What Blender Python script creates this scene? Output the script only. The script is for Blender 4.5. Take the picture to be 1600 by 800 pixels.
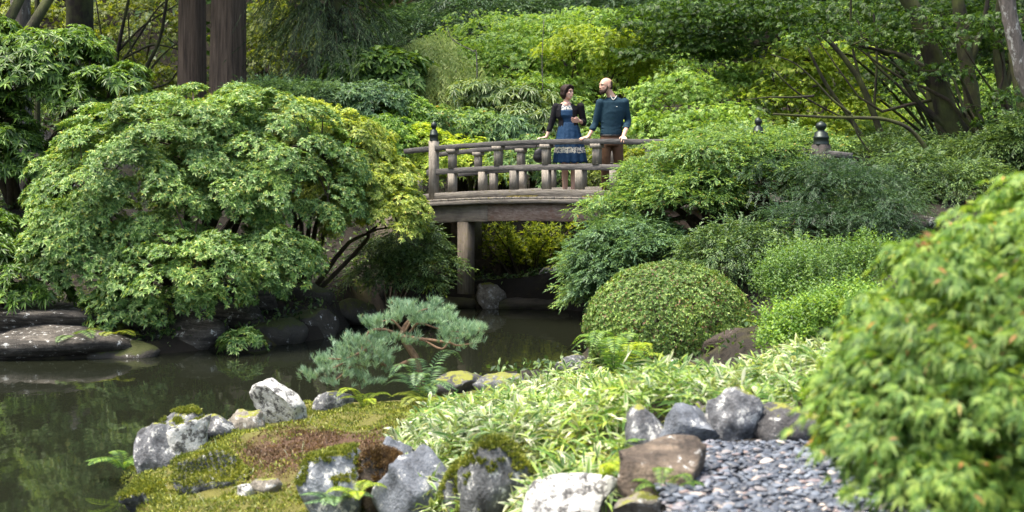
import bpy, bmesh, math, random
import numpy as np
from mathutils import Vector, noise as mnoise

S = bpy.context.scene
for o in list(bpy.data.objects): bpy.data.objects.remove(o)
R = math.radians
random.seed(7)
rng = np.random.default_rng(11)

# ------------------------------------------------------------------ camera, sky, sun
EYE = 2.65; F = 2200.0; HY = 227.0
cam = bpy.data.cameras.new('camera'); camo = bpy.data.objects.new('camera', cam)
S.collection.objects.link(camo); S.camera = camo
camo.location = (0, 0, EYE); camo.rotation_euler = (R(90), 0, 0)
cam.sensor_width = 36; cam.lens = 36 * F / 1600.0
cam.shift_y = -(400 - HY) / 1600.0
cam.clip_start = 0.1; cam.clip_end = 2000
cam.dof.use_dof = True; cam.dof.focus_distance = 20.5; cam.dof.aperture_fstop = 2.6

SUN_EL, SUN_AZ = 70.0, -105.0          # azimuth measured from +Y towards +X
w = bpy.data.worlds.new('World'); S.world = w; w.use_nodes = True
wn = w.node_tree.nodes; wl = w.node_tree.links
sky = wn.new('ShaderNodeTexSky'); sky.sky_type = 'NISHITA'; sky.sun_disc = False
sky.sun_elevation = R(SUN_EL); sky.sun_rotation = R(SUN_AZ); sky.air_density = 1.3; sky.dust_density = 6.0; sky.ozone_density = 0.3
wl.new(sky.outputs[0], wn['Background'].inputs[0]); wn['Background'].inputs[1].default_value = 0.145
sun = bpy.data.lights.new('sun', 'SUN'); suno = bpy.data.objects.new('sun', sun); S.collection.objects.link(suno)
sun.energy = 2.4; sun.angle = R(28.0); sun.color = (1.0, 0.93, 0.80)
sd = Vector((math.sin(R(SUN_AZ)) * math.cos(R(SUN_EL)), math.cos(R(SUN_AZ)) * math.cos(R(SUN_EL)), math.sin(R(SUN_EL))))
suno.rotation_euler = sd.to_track_quat('Z', 'Y').to_euler(); suno.location = (-8, 8, 30)
S.view_settings.view_transform = 'Standard'; S.view_settings.look = 'None'
S.view_settings.gamma = 1; S.view_settings.exposure = 1.45
S.cycles.max_bounces = 7; S.cycles.diffuse_bounces = 3; S.cycles.transmission_bounces = 4; S.cycles.glossy_bounces = 3
S.cycles.transparent_max_bounces = 4
S.cycles.caustics_reflective = False; S.cycles.caustics_refractive = False

# ------------------------------------------------------------------ helpers
def P(px, py, Y): return np.array([(px - 800) / F * Y, Y, EYE - (py - HY) / F * Y])
def ppm(Y): return F / Y
def tag(o, label=None, cat=None, group=None, kind=None):
    if label: o['label'] = label
    if cat: o['category'] = cat
    if group: o['group'] = group
    if kind: o['kind'] = kind
    return o
def empty(name, loc, label, cat, group=None):
    o = bpy.data.objects.new(name, None); S.collection.objects.link(o); o.location = tuple(float(v) for v in loc)
    o.empty_display_size = 0.1
    return tag(o, label, cat, group)
def link(name, me, mat=None, parent=None, smooth=False):
    if mat is not None and not me.materials: me.materials.append(mat)
    if smooth: me.polygons.foreach_set('use_smooth', [True] * len(me.polygons))
    o = bpy.data.objects.new(name, me); S.collection.objects.link(o)
    if parent is not None: o.parent = parent
    return o
def wloc(parent):
    v = np.zeros(3)
    while parent is not None:
        v += np.array(parent.location); parent = parent.parent
    return v
def mesh_np(name, V, T):
    """V (n,3), T (m,k) equal polygons"""
    me = bpy.data.meshes.new(name); V = np.asarray(V, dtype=np.float32); T = np.asarray(T, dtype=np.int32)
    m, k = T.shape
    me.vertices.add(len(V)); me.vertices.foreach_set('co', V.ravel())
    me.loops.add(m * k); me.loops.foreach_set('vertex_index', T.ravel())
    me.polygons.add(m); me.polygons.foreach_set('loop_start', np.arange(0, m * k, k, dtype=np.int32))
    me.update(calc_edges=True); return me
class Acc:
    """collects quads/tris in world coordinates"""
    def __init__(s): s.V = []; s.Q = []; s.T = []; s.n = 0
    def add(s, V, Fc):
        V = np.asarray(V, float); s.V.append(V); Fc = np.asarray(Fc, int) + s.n
        (s.Q if Fc.shape[1] == 4 else s.T).append(Fc); s.n += len(V)
    def add2(s, V, Q, T=None):
        V = np.asarray(V, float); s.V.append(V)
        if Q is not None and len(Q): s.Q.append(np.asarray(Q, int) + s.n)
        if T is not None and len(T): s.T.append(np.asarray(T, int) + s.n)
        s.n += len(V)
    def mesh(s, name, off=(0, 0, 0)):
        V = np.concatenate(s.V) - np.asarray(off)
        me = bpy.data.meshes.new(name)
        Q = np.concatenate(s.Q) if s.Q else np.zeros((0, 4), int); T = np.concatenate(s.T) if s.T else np.zeros((0, 3), int)
        me.vertices.add(len(V)); me.vertices.foreach_set('co', V.astype(np.float32).ravel())
        L = np.concatenate([Q.ravel(), T.ravel()]).astype(np.int32)
        me.loops.add(len(L)); me.loops.foreach_set('vertex_index', L)
        st = np.concatenate([np.arange(len(Q)) * 4, len(Q) * 4 + np.arange(len(T)) * 3]).astype(np.int32)
        me.polygons.add(len(st)); me.polygons.foreach_set('loop_start', st)
        me.update(calc_edges=True); return me
    def build(s, name, mat, parent=None, smooth=False):
        return link(name, s.mesh(name, wloc(parent)), mat, parent, smooth)
def nrm(v):
    v = np.asarray(v, float); return v / (np.linalg.norm(v, axis=-1, keepdims=True) + 1e-9)
def perp(D, N=None):
    """unit vectors side,normal orthogonal to D, normal close to N"""
    if N is None: N = rng.normal(size=D.shape)
    Sd = nrm(np.cross(D, N)); return Sd, np.cross(Sd, D)
def catmull(pts, n):
    pts = np.asarray(pts, float); m = len(pts)
    if m < 3:
        t = np.linspace(0, 1, n)[:, None]; return pts[0] * (1 - t) + pts[-1] * t
    p = np.vstack([2 * pts[0] - pts[1], pts, 2 * pts[-1] - pts[-2]])
    t = np.linspace(0, m - 1 - 1e-6, n); i = t.astype(int); f = (t - i)[:, None]
    a, b, c, d = p[i], p[i + 1], p[i + 2], p[i + 3]
    return .5 * ((2 * b) + (-a + c) * f + (2 * a - 5 * b + 4 * c - d) * f ** 2 + (-a + 3 * b - 3 * c + d) * f ** 3)
def tube(acc, pts, rad, sides=7, n=None, rough=0.0, cap=True):
    n = n or max(3, len(pts) * 3); C = catmull(pts, n); r = np.interp(np.linspace(0, 1, n), np.linspace(0, 1, len(rad)), rad)
    T = nrm(np.gradient(C, axis=0)); up = np.array([0, 0, 1.0]) if abs(T[0][2]) < .8 else np.array([0, 1.0, 0])
    A = nrm(np.cross(T, up)); B = np.cross(T, A)
    th = np.linspace(0, 2 * np.pi, sides, endpoint=False)
    rr = r[:, None] * (1 + rough * rng.normal(size=(n, sides)))
    V = C[:, None] + rr[..., None] * (np.cos(th)[None, :, None] * A[:, None] + np.sin(th)[None, :, None] * B[:, None])
    V = V.reshape(-1, 3); i = np.arange(n - 1)[:, None] * sides; j = np.arange(sides)[None]; k = (j + 1) % sides
    Q = np.stack([i + j, i + k, i + sides + k, i + sides + j], -1).reshape(-1, 4)
    Tt = None
    if cap:
        V = np.vstack([V, C[0], C[-1] + T[-1] * r[-1] * .5]); b0 = n * sides
        jj = np.arange(sides); kk = (jj + 1) % sides
        Tt = np.vstack([np.stack([np.full(sides, b0), kk, jj], -1), np.stack([np.full(sides, b0 + 1), b0 - sides + jj, b0 - sides + kk], -1)])
    acc.add2(V, Q, Tt)
def box(acc, c, d, ax=None, ay=None, bev=0.0):
    """box centre c, size d, axes ax, ay (unit), chamfered long edges if bev"""
    ax = np.array([1.0, 0, 0]) if ax is None else nrm(ax); ay = np.array([0, 1.0, 0]) if ay is None else nrm(ay); az = np.cross(ax, ay)
    h = np.array(d) / 2.0
    b = bev
    prof = [(-h[0] + b, -h[1]), (h[0] - b, -h[1]), (h[0], -h[1] + b), (h[0], h[1] - b), (h[0] - b, h[1]), (-h[0] + b, h[1]), (-h[0], h[1] - b), (-h[0], -h[1] + b)] if b else [(-h[0], -h[1]), (h[0], -h[1]), (h[0], h[1]), (-h[0], h[1])]
    k = len(prof); V = []
    for z in (-h[2], h[2]):
        for p in prof: V.append(np.array(c) + ax * p[0] + ay * p[1] + az * z)
    Q = [[j, (j + 1) % k, k + (j + 1) % k, k + j] for j in range(k)]
    if k == 4: acc.add2(V, Q + [[3, 2, 1, 0], [4, 5, 6, 7]])
    else:
        V += [np.array(c) - az * h[2], np.array(c) + az * h[2]]
        T = [[2 * k, (j + 1) % k, j] for j in range(k)] + [[2 * k + 1, k + j, k + (j + 1) % k] for j in range(k)]
        acc.add2(V, Q, T)
def beam(acc, C, wid, hgt, side, bev=.006, jit=0.0):
    """rectangular beam swept along C with its top at C; side = horizontal unit vector across"""
    C = np.asarray(C, float); n = len(C); side = np.asarray(side, float); w2 = wid / 2
    pr = [(-w2 + bev, 0), (w2 - bev, 0), (w2, -bev), (w2, -hgt + bev), (w2 - bev, -hgt), (-w2 + bev, -hgt), (-w2, -hgt + bev), (-w2, -bev)]
    V = []
    for c in C:
        for p in pr: V.append(c + side * p[0] + np.array([0, 0, p[1]]) + (rng.normal(size=3) * jit if jit else 0))
    k = 8; Q = [[i * k + (j + 1) % k, i * k + j, (i + 1) * k + j, (i + 1) * k + (j + 1) % k] for i in range(n - 1) for j in range(k)]
    V += [C[0] - np.array([0, 0, hgt / 2]), C[-1] - np.array([0, 0, hgt / 2])]
    T = [[n * k, j, (j + 1) % k] for j in range(k)] + [[n * k + 1, (n - 1) * k + (j + 1) % k, (n - 1) * k + j] for j in range(k)]
    acc.add2(V, Q, T)
def lathe(acc, base, prof, sides=16):
    V = []; m = len(prof); th = np.linspace(0, 2 * np.pi, sides, endpoint=False)
    for r, z in prof: V.append(np.stack([r * np.cos(th), r * np.sin(th), np.full(sides, z)], -1))
    V = np.concatenate(V) + np.asarray(base)
    Q = [[i * sides + j, i * sides + (j + 1) % sides, (i + 1) * sides + (j + 1) % sides, (i + 1) * sides + j] for i in range(m - 1) for j in range(sides)]
    acc.add2(V, Q)

# ------------------------------------------------------------------ leaves (numpy, many at once)
def leaves4(acc, B, D, N, L, W, fold=.25, droop=.15):
    B = np.asarray(B); n = len(B); D = nrm(D); Sd, Nn = perp(D, N); L = np.broadcast_to(L, n)[:, None]; W = np.broadcast_to(W, n)[:, None]
    m = B + D * L * .45
    V = np.stack([B, m + Sd * W / 2 + Nn * W * fold, B + D * L - np.array([0, 0, 1]) * droop * L, m - Sd * W / 2 + Nn * W * fold], 1).reshape(-1, 3)
    i = np.arange(n)[:, None] * 4
    T = np.concatenate([i + [0, 1, 2], i + [0, 2, 3]]); acc.add(V, T)
def leaves8(acc, B, D, N, L, W, fold=.15, droop=.2, roots=.5):
    """longer leaf, 5 stations, folded and arching"""
    B = np.asarray(B); n = len(B); D = nrm(D); Sd, Nn = perp(D, N); L = np.broadcast_to(L, n)[:, None]; W = np.broadcast_to(W, n)[:, None]
    dr = np.broadcast_to(droop, n)[:, None]; z = np.array([0, 0, 1.0]); V = [B]
    for t, ww in ((.3, .85), (.62, 1.0)):
        c = B + D * L * t - z * dr * L * t * t; V += [c + Sd * W / 2 * ww + Nn * W * fold, c - Nn * W * .05, c - Sd * W / 2 * ww + Nn * W * fold]
    V += [B + D * L - z * dr * L]
    V = np.stack(V, 1).reshape(-1, 3); i = np.arange(n)[:, None] * 8
    T = np.concatenate([i + a for a in ([0, 1, 2], [0, 2, 3], [1, 4, 5], [1, 5, 2], [2, 5, 6], [2, 6, 3], [4, 7, 5], [5, 7, 6])]); acc.add(V, T)
def rosettes(acc, C, A, k, L, W, spread=1.0, droop=.25, up=.35, big=False, fold=.25):
    """k leaves radiating about axis A at each centre"""
    n = len(C); A = nrm(A); X, Yv = perp(A)
    th = (np.arange(k)[None] + rng.random((n, 1))) * 2 * np.pi / k + rng.normal(size=(n, k)) * .25
    D = np.cos(th)[..., None] * X[:, None] + np.sin(th)[..., None] * Yv[:, None]
    D = D * spread + A[:, None] * (up + rng.normal(size=(n, k, 1)) * .25); D = nrm(D)
    N = np.repeat(A[:, None], k, 1) + rng.normal(size=(n, k, 3)) * .15
    B = np.repeat(C[:, None], k, 1); l = np.broadcast_to(L, n)[:, None] * (.75 + .5 * rng.random((n, k)))
    f = leaves8 if big else leaves4
    f(acc, B.reshape(-1, 3), D.reshape(-1, 3), N.reshape(-1, 3), l.ravel(), l.ravel() * W, fold=fold, droop=droop)
def sprays(acc, C, D, k, T, L, W, droop=.25, flat=.15, ang=.9):
    """twigs of length T starting at C along D with k leaves alternating in a near flat plane"""
    n = len(C); D = nrm(D); N = np.array([0, 0, 1.0]) + rng.normal(size=(n, 3)) * flat; Sd, Nn = perp(D, N)
    t = (np.arange(k) + .5) / k; sg = np.where(np.arange(k) % 2 == 0, 1, -1)
    T = np.broadcast_to(T, n)
    B = C[:, None] + D[:, None] * (t * 1.0)[None, :, None] * T[:, None, None] - np.array([0, 0, 1.0]) * (droop * t ** 2)[None, :, None] * T[:, None, None]
    a = ang * (1 - .6 * t)[None] * sg[None] + rng.normal(size=(n, k)) * .2
    DD = np.cos(a)[..., None] * D[:, None] + np.sin(a)[..., None] * Sd[:, None] + rng.normal(size=(n, k, 3)) * .12
    NN = np.repeat(Nn[:, None], k, 1) + rng.normal(size=(n, k, 3)) * flat
    l = np.broadcast_to(L, n)[:, None] * (.7 + .6 * rng.random((n, k)))
    leaves4(acc, B.reshape(-1, 3), DD.reshape(-1, 3), NN.reshape(-1, 3), l.ravel(), l.ravel() * W, fold=.12, droop=droop)
def palmate(acc, C, D, N, L, W=.3, k=5):
    n = len(C); D = nrm(D); Sd, Nn = perp(D, N); a = np.linspace(-1.25, 1.25, k); ls = np.array([.6, .85, 1, .85, .6]) if k == 5 else np.ones(k)
    a = a[None] + rng.normal(size=(n, k)) * .08
    DD = np.cos(a)[..., None] * D[:, None] + np.sin(a)[..., None] * Sd[:, None] + rng.normal(size=(n, k, 3)) * .06
    l = np.broadcast_to(L, n)[:, None] * ls[None]
    leaves4(acc, np.repeat(C[:, None], k, 1).reshape(-1, 3), DD.reshape(-1, 3), np.repeat(Nn[:, None], k, 1).reshape(-1, 3), l.ravel(), l.ravel() * W, fold=.1, droop=.22)

# masses -> pads -> sprigs
def sphere_dirs(n, zmin=-.3):
    i = np.arange(n * 3); g = np.pi * (3 - 5 ** .5); z = 1 - 2 * (i + .5) / len(i); r = np.sqrt(1 - z * z)
    d = np.stack([r * np.cos(g * i), r * np.sin(g * i), z], -1); d = d[d[:, 2] > zmin]; rng.shuffle(d); return nrm(d[:n] + rng.normal(size=(min(n, len(d)), 3)) * .12)
def pads_on(mass, n, rad, zmin=-.35, shell=(.72, 1.05), front=.35):
    """mass = (centre, (rx,ry,rz)); returns pad centres, outward dirs, radii"""
    c, r = mass; d = sphere_dirs(int(n * 1.6), zmin); keep = (d[:, 1] < front) | (rng.random(len(d)) < .25); d = d[keep][:n]
    f = rng.uniform(shell[0], shell[1], len(d))[:, None]
    C = np.asarray(c) + d * np.asarray(r) * f; O = nrm(d / np.asarray(r))
    return C, O, rad * rng.uniform(.65, 1.35, len(d))
def mass(px, py, rx, ry, Y, dep=None):
    k = 1 / ppm(Y); return (P(px, py, Y), (rx * k, (dep if dep else rx * k * .8), ry * k))
def pad_points(C, O, rad, m, flat=.45, upb=.6, thick=.25):
    """m sprig seats on each pad: position, axis"""
    n = len(C); A = nrm(O * (1 - upb) + np.array([0, 0, upb]) + rng.normal(size=O.shape) * .12); X, Yv = perp(A)
    rr = np.sqrt(rng.random((n, m))); th = rng.random((n, m)) * 2 * np.pi
    wob = 1 + .3 * np.sin(th * 3 + rng.random((n, 1)) * 6)
    rad = np.asarray(rad)[:, None]
    h = flat * (1 - rr ** 2) - thick * rng.random((n, m)) ** 2
    Q = C[:, None] + (rr * wob * rad * np.cos(th))[..., None] * X[:, None] + (rr * wob * rad * np.sin(th))[..., None] * Yv[:, None] + (h * rad)[..., None] * A[:, None]
    out = (rr * np.cos(th))[..., None] * X[:, None] + (rr * np.sin(th))[..., None] * Yv[:, None]
    Ax = nrm(A[:, None] + out * .75 + rng.normal(size=Q.shape) * .18)
    return Q.reshape(-1, 3), Ax.reshape(-1, 3), out.reshape(-1, 3)

# ------------------------------------------------------------------ materials
def newmat(name):
    m = bpy.data.materials.new(name); m.use_nodes = True; nt = m.node_tree; b = nt.nodes['Principled BSDF']; return m, nt, b
def nod(nt, t, **k):
    n = nt.nodes.new(t)
    for a, v in k.items():
        if a.startswith('i_'): n.inputs[a[2:].replace('_', ' ')].default_value = v
        else: setattr(n, a, v)
    return n
def ramp(nt, fac, stops, interp='LINEAR'):
    r = nt.nodes.new('ShaderNodeValToRGB'); r.color_ramp.interpolation = interp; e = r.color_ramp.elements
    while len(e) < len(stops): e.new(.5)
    for i, (p, c) in enumerate(stops): e[i].position = p; e[i].color = tuple(c) + (1,) if len(c) == 3 else c
    nt.links.new(fac, r.inputs[0]); return r.outputs[0]
def mixc(nt, fac, a, b, mode='MIX'):
    m = nt.nodes.new('ShaderNodeMix'); m.data_type = 'RGBA'; m.blend_type = mode
    for s, v in ((m.inputs[0], fac), (m.inputs[6], a), (m.inputs[7], b)):
        if isinstance(v, (int, float)): s.default_value = v
        elif isinstance(v, tuple): s.default_value = v + (1,)
        else: nt.links.new(v, s)
    return m.outputs[2]
def coords(nt, kind='Object', scale=(1, 1, 1)):
    tc = nt.nodes.new('ShaderNodeTexCoord'); mp = nt.nodes.new('ShaderNodeMapping'); mp.inputs['Scale'].default_value = scale
    nt.links.new(tc.outputs[kind], mp.inputs[0]); return mp.outputs[0]
def noisef(nt, vec, scale, detail=5, rough=.6, dist=0.0):
    n = nod(nt, 'ShaderNodeTexNoise'); n.inputs['Scale'].default_value = scale; n.inputs['Detail'].default_value = detail
    n.inputs['Roughness'].default_value = rough; n.inputs['Distortion'].default_value = dist; nt.links.new(vec, n.inputs['Vector']); return n.outputs['Fac']
def bump(nt, b, h, strength=.5, dist=.02):
    n = nt.nodes.new('ShaderNodeBump'); n.inputs['Strength'].default_value = strength; n.inputs['Distance'].default_value = dist
    nt.links.new(h, n.inputs['Height']); nt.links.new(n.outputs[0], b.inputs['Normal']); return n

LEAF = {}
def leafmat(name, dark, mid, light, trans=.35, rough=.45, odd=None, oddp=.03, gain=1.0, nscale=1.2, spec=.4):
    if name in LEAF: return LEAF[name]
    m, nt, b = newmat(name); g = nt.nodes.new('ShaderNodeNewGeometry'); L = nt.links
    sc = lambda c: tuple(min(.75, v * gain) for v in c)
    st = [(0, sc(dark)), (.45, sc(mid)), (.9, sc(light))]
    if odd: st += [(1 - oddp, sc(light)), (1 - oddp + .001, sc(odd))]
    col = ramp(nt, g.outputs['Random Per Island'], st)
    nz = noisef(nt, coords(nt), nscale, 3)
    v = ramp(nt, nz, [(.3, (.62, .66, .6)), (.5, (1, 1, 1)), (.72, (1.3, 1.22, 1.0))])
    col = mixc(nt, 1.0, col, v, 'MULTIPLY')
    L.new(col, b.inputs['Base Color']); b.inputs['Roughness'].default_value = rough
    b.inputs['Specular IOR Level'].default_value = spec
    tr = nt.nodes.new('ShaderNodeBsdfTranslucent'); tc = mixc(nt, 1.0, col, (1.5, 1.35, .55), 'MULTIPLY'); L.new(tc, tr.inputs[0])
    mx = nt.nodes.new('ShaderNodeMixShader'); mx.inputs[0].default_value = trans
    L.new(b.outputs[0], mx.inputs[1]); L.new(tr.outputs[0], mx.inputs[2]); L.new(mx.outputs[0], nt.nodes['Material Output'].inputs[0])
    LEAF[name] = m; return m
def bark(name, c1, c2, vs=(1, 1, .12), scale=18, moss=0.0, bd=.03, light=None):
    m, nt, b = newmat(name); vec = coords(nt, 'Object', vs); n1 = noisef(nt, vec, scale, 8, .7, .4); n2 = noisef(nt, coords(nt), 2.2, 4)
    col = ramp(nt, n1, [(.3, c1), (.7, c2)])
    if light: col = mixc(nt, ramp(nt, noisef(nt, coords(nt, 'Object', (1, 1, .5)), 9, 6, .7), [(.55, (0, 0, 0)), (.62, (1, 1, 1))]), col, light)
    if moss: col = mixc(nt, ramp(nt, n2, [(.55 - moss * .3, (0, 0, 0)), (.7, (1, 1, 1))]), col, (.07, .085, .02))
    nt.links.new(col, b.inputs['Base Color']); b.inputs['Roughness'].default_value = .9; bump(nt, b, n1, .9, bd); return m
M = {}
M['cedar'] = bark('cedar_bark', (.03, .021, .015), (.27, .195, .145), (1, 1, .045), 22, bd=.14)
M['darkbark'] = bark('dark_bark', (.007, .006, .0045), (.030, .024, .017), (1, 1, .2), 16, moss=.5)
M['branch'] = bark('branch_bark', (.018, .013, .009), (.075, .055, .036), (1, 1, .4), 30, moss=.3, bd=.01)
M['greybark'] = bark('grey_bark', (.06, .055, .05), (.22, .19, .17), (1, 1, .3), 14, light=(.42, .42, .40))
M['pinebark'] = bark('pine_bark', (.06, .035, .022), (.30, .19, .12), (1, 1, .5), 40, bd=.01)
def woodmat(name, c1, c2, c3, ax=(.3, .3, 6), stain=None, sc=6, moss=0.0):
    m, nt, b = newmat(name); n1 = noisef(nt, coords(nt, 'Object', ax), sc, 8, .65, .5); n2 = noisef(nt, coords(nt), 5, 5, .7)
    col = ramp(nt, n1, [(.25, c1), (.5, c2), (.78, c3)])
    col = mixc(nt, ramp(nt, n2, [(.5, (0, 0, 0)), (.72, (.75, .75, .75))]), col, stain or tuple(v * .45 for v in c2))
    gi = nod(nt, 'ShaderNodeObjectInfo'); col = mixc(nt, 1.0, col, ramp(nt, gi.outputs['Random'], [(0, (.8, .8, .8)), (1, (1.15, 1.12, 1.08))]), 'MULTIPLY')
    if moss: col = mixc(nt, ramp(nt, noisef(nt, coords(nt), 14, 5, .7), [(.6 - moss * .2, (0, 0, 0)), (.7, (1, 1, 1))]), col, (.12, .11, .03))
    nt.links.new(col, b.inputs['Base Color']); b.inputs['Roughness'].default_value = .85; bump(nt, b, n1, .9, .014); return m
# beams run along the bridge axis, posts run vertically
M['rail'] = woodmat('weathered_rail', (.038, .038, .040), (.085, .083, .082), (.16, .155, .15), (1.2, 1.2, 7), sc=5)
M['post'] = woodmat('weathered_post', (.11, .10, .085), (.235, .215, .185), (.37, .345, .305), (7, 7, .8), sc=6)
M['edge'] = woodmat('weathered_edge', (.07, .063, .055), (.15, .14, .125), (.25, .235, .21), (1, 1, 7), sc=6, moss=.15)
M['girder'] = woodmat('girder_grey', (.10, .085, .07), (.20, .175, .15), (.28, .255, .22), (.7, .7, 8), sc=5)
M['girder2'] = woodmat('girder_peeling', (.11, .075, .06), (.27, .20, .165), (.44, .38, .34), (1.5, 1.5, 5), stain=(.22, .10, .07), sc=7)
M['pier'] = woodmat('pier_wood', (.06, .05, .04), (.14, .12, .095), (.24, .20, .16), (8, 8, .6), sc=6, moss=.3)
m, nt, b = newmat('dark_bronze'); b.inputs['Base Color'].default_value = (.035, .045, .042, 1); b.inputs['Metallic'].default_value = .7; b.inputs['Roughness'].default_value = .42; M['bronze'] = m
M['darkpost'] = woodmat('dark_post', (.018, .014, .014), (.045, .038, .036), (.09, .08, .076), (7, 7, .8), sc=6)

ROCKM = {}
def rockmat(name, c1, c2, lichen=.3, moss=.2, lc=(.55, .56, .54), mc=(.13, .14, .02), dark=.35, band=False, scale=3.5):
    if name in ROCKM: return ROCKM[name]
    m, nt, b = newmat(name); vec = coords(nt); L = nt.links
    n1 = noisef(nt, vec, scale, 9, .68, .3); n2 = noisef(nt, vec, scale * 2.6, 8, .75); n3 = noisef(nt, vec, 60, 3, .6)
    col = ramp(nt, n1, [(.3, c1), (.68, c2)])
    if band:
        wv = noisef(nt, coords(nt, 'Object', (1, 1, 9)), 3, 6, .6, .6); col = mixc(nt, ramp(nt, wv, [(.4, (0, 0, 0)), (.6, (.9, .9, .9))]), col, tuple(v * .4 for v in c1))
    col = mixc(nt, ramp(nt, n2, [(.36, (dark, dark, dark)), (.5, (0, 0, 0))]), col, tuple(v * .25 for v in c1))
    if lichen: col = mixc(nt, ramp(nt, n2, [(.62 - lichen * .2, (0, 0, 0)), (.66 - lichen * .2, (.9, .9, .9))]), col, lc)
    if moss:
        g = nt.nodes.new('ShaderNodeNewGeometry'); sx = nt.nodes.new('ShaderNodeSeparateXYZ'); L.new(g.outputs['Normal'], sx.inputs[0])
        ad = nod(nt, 'ShaderNodeMath', operation='MULTIPLY_ADD'); L.new(sx.outputs[2], ad.inputs[0]); ad.inputs[1].default_value = .55; L.new(noisef(nt, vec, scale * 1.6, 8, .8), ad.inputs[2])
        col = mixc(nt, ramp(nt, ad.outputs[0], [(1.06 - moss * .42, (0, 0, 0)), (1.14 - moss * .42, (1, 1, 1))]), col, mixc(nt, n3, mc, tuple(v * 1.9 for v in mc)))
    L.new(col, b.inputs['Base Color']); b.inputs['Roughness'].default_value = .8
    h = mixc(nt, .35, n1, n3); bump(nt, b, h, 1.0, .05); ROCKM[name] = m; return m
RK = {
 'grey': rockmat('rock_grey', (.055, .06, .07), (.20, .21, .225), .38, .16, dark=.8, scale=4.5),
 'blue': rockmat('rock_blue', (.06, .07, .09), (.19, .215, .25), .22, .08, dark=.7, scale=3.2),
 'white': rockmat('rock_white', (.13, .13, .128), (.33, .33, .325), .85, .12, dark=.95, scale=6),
 'streak': rockmat('rock_streak', (.08, .08, .078), (.32, .32, .30), .75, .25, dark=.95, scale=5),
 'tan': rockmat('rock_tan', (.13, .115, .09), (.32, .295, .25), .3, .2, dark=.7, scale=5),
 'dark': rockmat('rock_dark', (.028, .028, .030), (.10, .10, .105), .2, .15, dark=.6, scale=4.5),
 'mossy': rockmat('rock_mossy', (.04, .045, .05), (.16, .17, .18), .3, .5, dark=.8, scale=4.5),
 'mosstop': rockmat('rock_mosstop', (.08, .095, .115), (.23, .26, .295), .42, .35, dark=.6, scale=4.5),
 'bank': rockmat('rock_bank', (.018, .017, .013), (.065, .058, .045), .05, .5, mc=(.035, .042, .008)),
 'slab': rockmat('rock_slab', (.05, .044, .036), (.15, .135, .115), .2, .0, dark=.8, band=True),
 'brown': rockmat('rock_brown', (.07, .05, .035), (.26, .205, .15), .15, 0, band=True, dark=.8),
 'ironrock': rockmat('rock_iron', (.016, .011, .007), (.06, .042, .03), .05, .0, dark=.6)}

def groundmat():
    m, nt, b = newmat('forest_ground'); vec = coords(nt, 'Object'); L = nt.links
    n1 = noisef(nt, vec, .9, 8, .65); n2 = noisef(nt, vec, 9, 8, .7); n3 = noisef(nt, vec, 70, 4, .7)
    moss = mixc(nt, mixc(nt, .5, n2, n3), (.03, .032, .006), (.20, .19, .035)); soil = mixc(nt, n2, (.006, .005, .003), (.026, .019, .012))
    red = mixc(nt, n3, (.04, .02, .012), (.12, .065, .035))
    # ground cover kinds are laid out by where they grow: moss on the point, bare duff elsewhere
    sx = nt.nodes.new('ShaderNodeSeparateXYZ'); L.new(vec, sx.inputs[0])
    yy = ramp(nt, sx.outputs[1], [(0, (1, 1, 1))]); 
    def dist(cx, cy, rx, ry):
        a = nod(nt, 'ShaderNodeMath', operation='SUBTRACT'); L.new(sx.outputs[0], a.inputs[0]); a.inputs[1].default_value = cx
        a2 = nod(nt, 'ShaderNodeMath', operation='DIVIDE'); L.new(a.outputs[0], a2.inputs[0]); a2.inputs[1].default_value = rx
        c = nod(nt, 'ShaderNodeMath', operation='SUBTRACT'); L.new(sx.outputs[1], c.inputs[0]); c.inputs[1].default_value = cy
        c2 = nod(nt, 'ShaderNodeMath', operation='DIVIDE'); L.new(c.outputs[0], c2.inputs[0]); c2.inputs[1].default_value = ry
        p = nod(nt, 'ShaderNodeMath', operation='MULTIPLY'); L.new(a2.outputs[0], p.inputs[0]); L.new(a2.outputs[0], p.inputs[1])
        q = nod(nt, 'ShaderNodeMath', operation='MULTIPLY_ADD'); L.new(c2.outputs[0], q.inputs[0]); L.new(c2.outputs[0], q.inputs[1]); L.new(p.outputs[0], q.inputs[2])
        r = nod(nt, 'ShaderNodeMath', operation='MULTIPLY_ADD'); L.new(n2, r.inputs[0]); r.inputs[1].default_value = 1.6; L.new(q.outputs[0], r.inputs[2])
        s = nod(nt, 'ShaderNodeMath', operation='SUBTRACT'); L.new(r.outputs[0], s.inputs[0]); s.inputs[1].default_value = .8; return s.outputs[0]
    pen = ramp(nt, dist(-1.3, 10.8, 2.6, 3.8), [(.8, (1, 1, 1)), (1.0, (0, 0, 0))])
    redm = ramp(nt, dist(-1.45, 10.5, .75, .95), [(.45, (1, 1, 1)), (1.1, (0, 0, 0))])
    col = mixc(nt, ramp(nt, n1, [(.55, (0, 0, 0)), (.7, (.5, .5, .5))]), soil, moss); col = mixc(nt, pen, col, moss); col = mixc(nt, redm, col, red)
    L.new(col, b.inputs['Base Color']); b.inputs['Roughness'].default_value = .95; bump(nt, b, mixc(nt, .5, n2, n3), 1.0, .03); return m
M['ground'] = groundmat()

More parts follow.
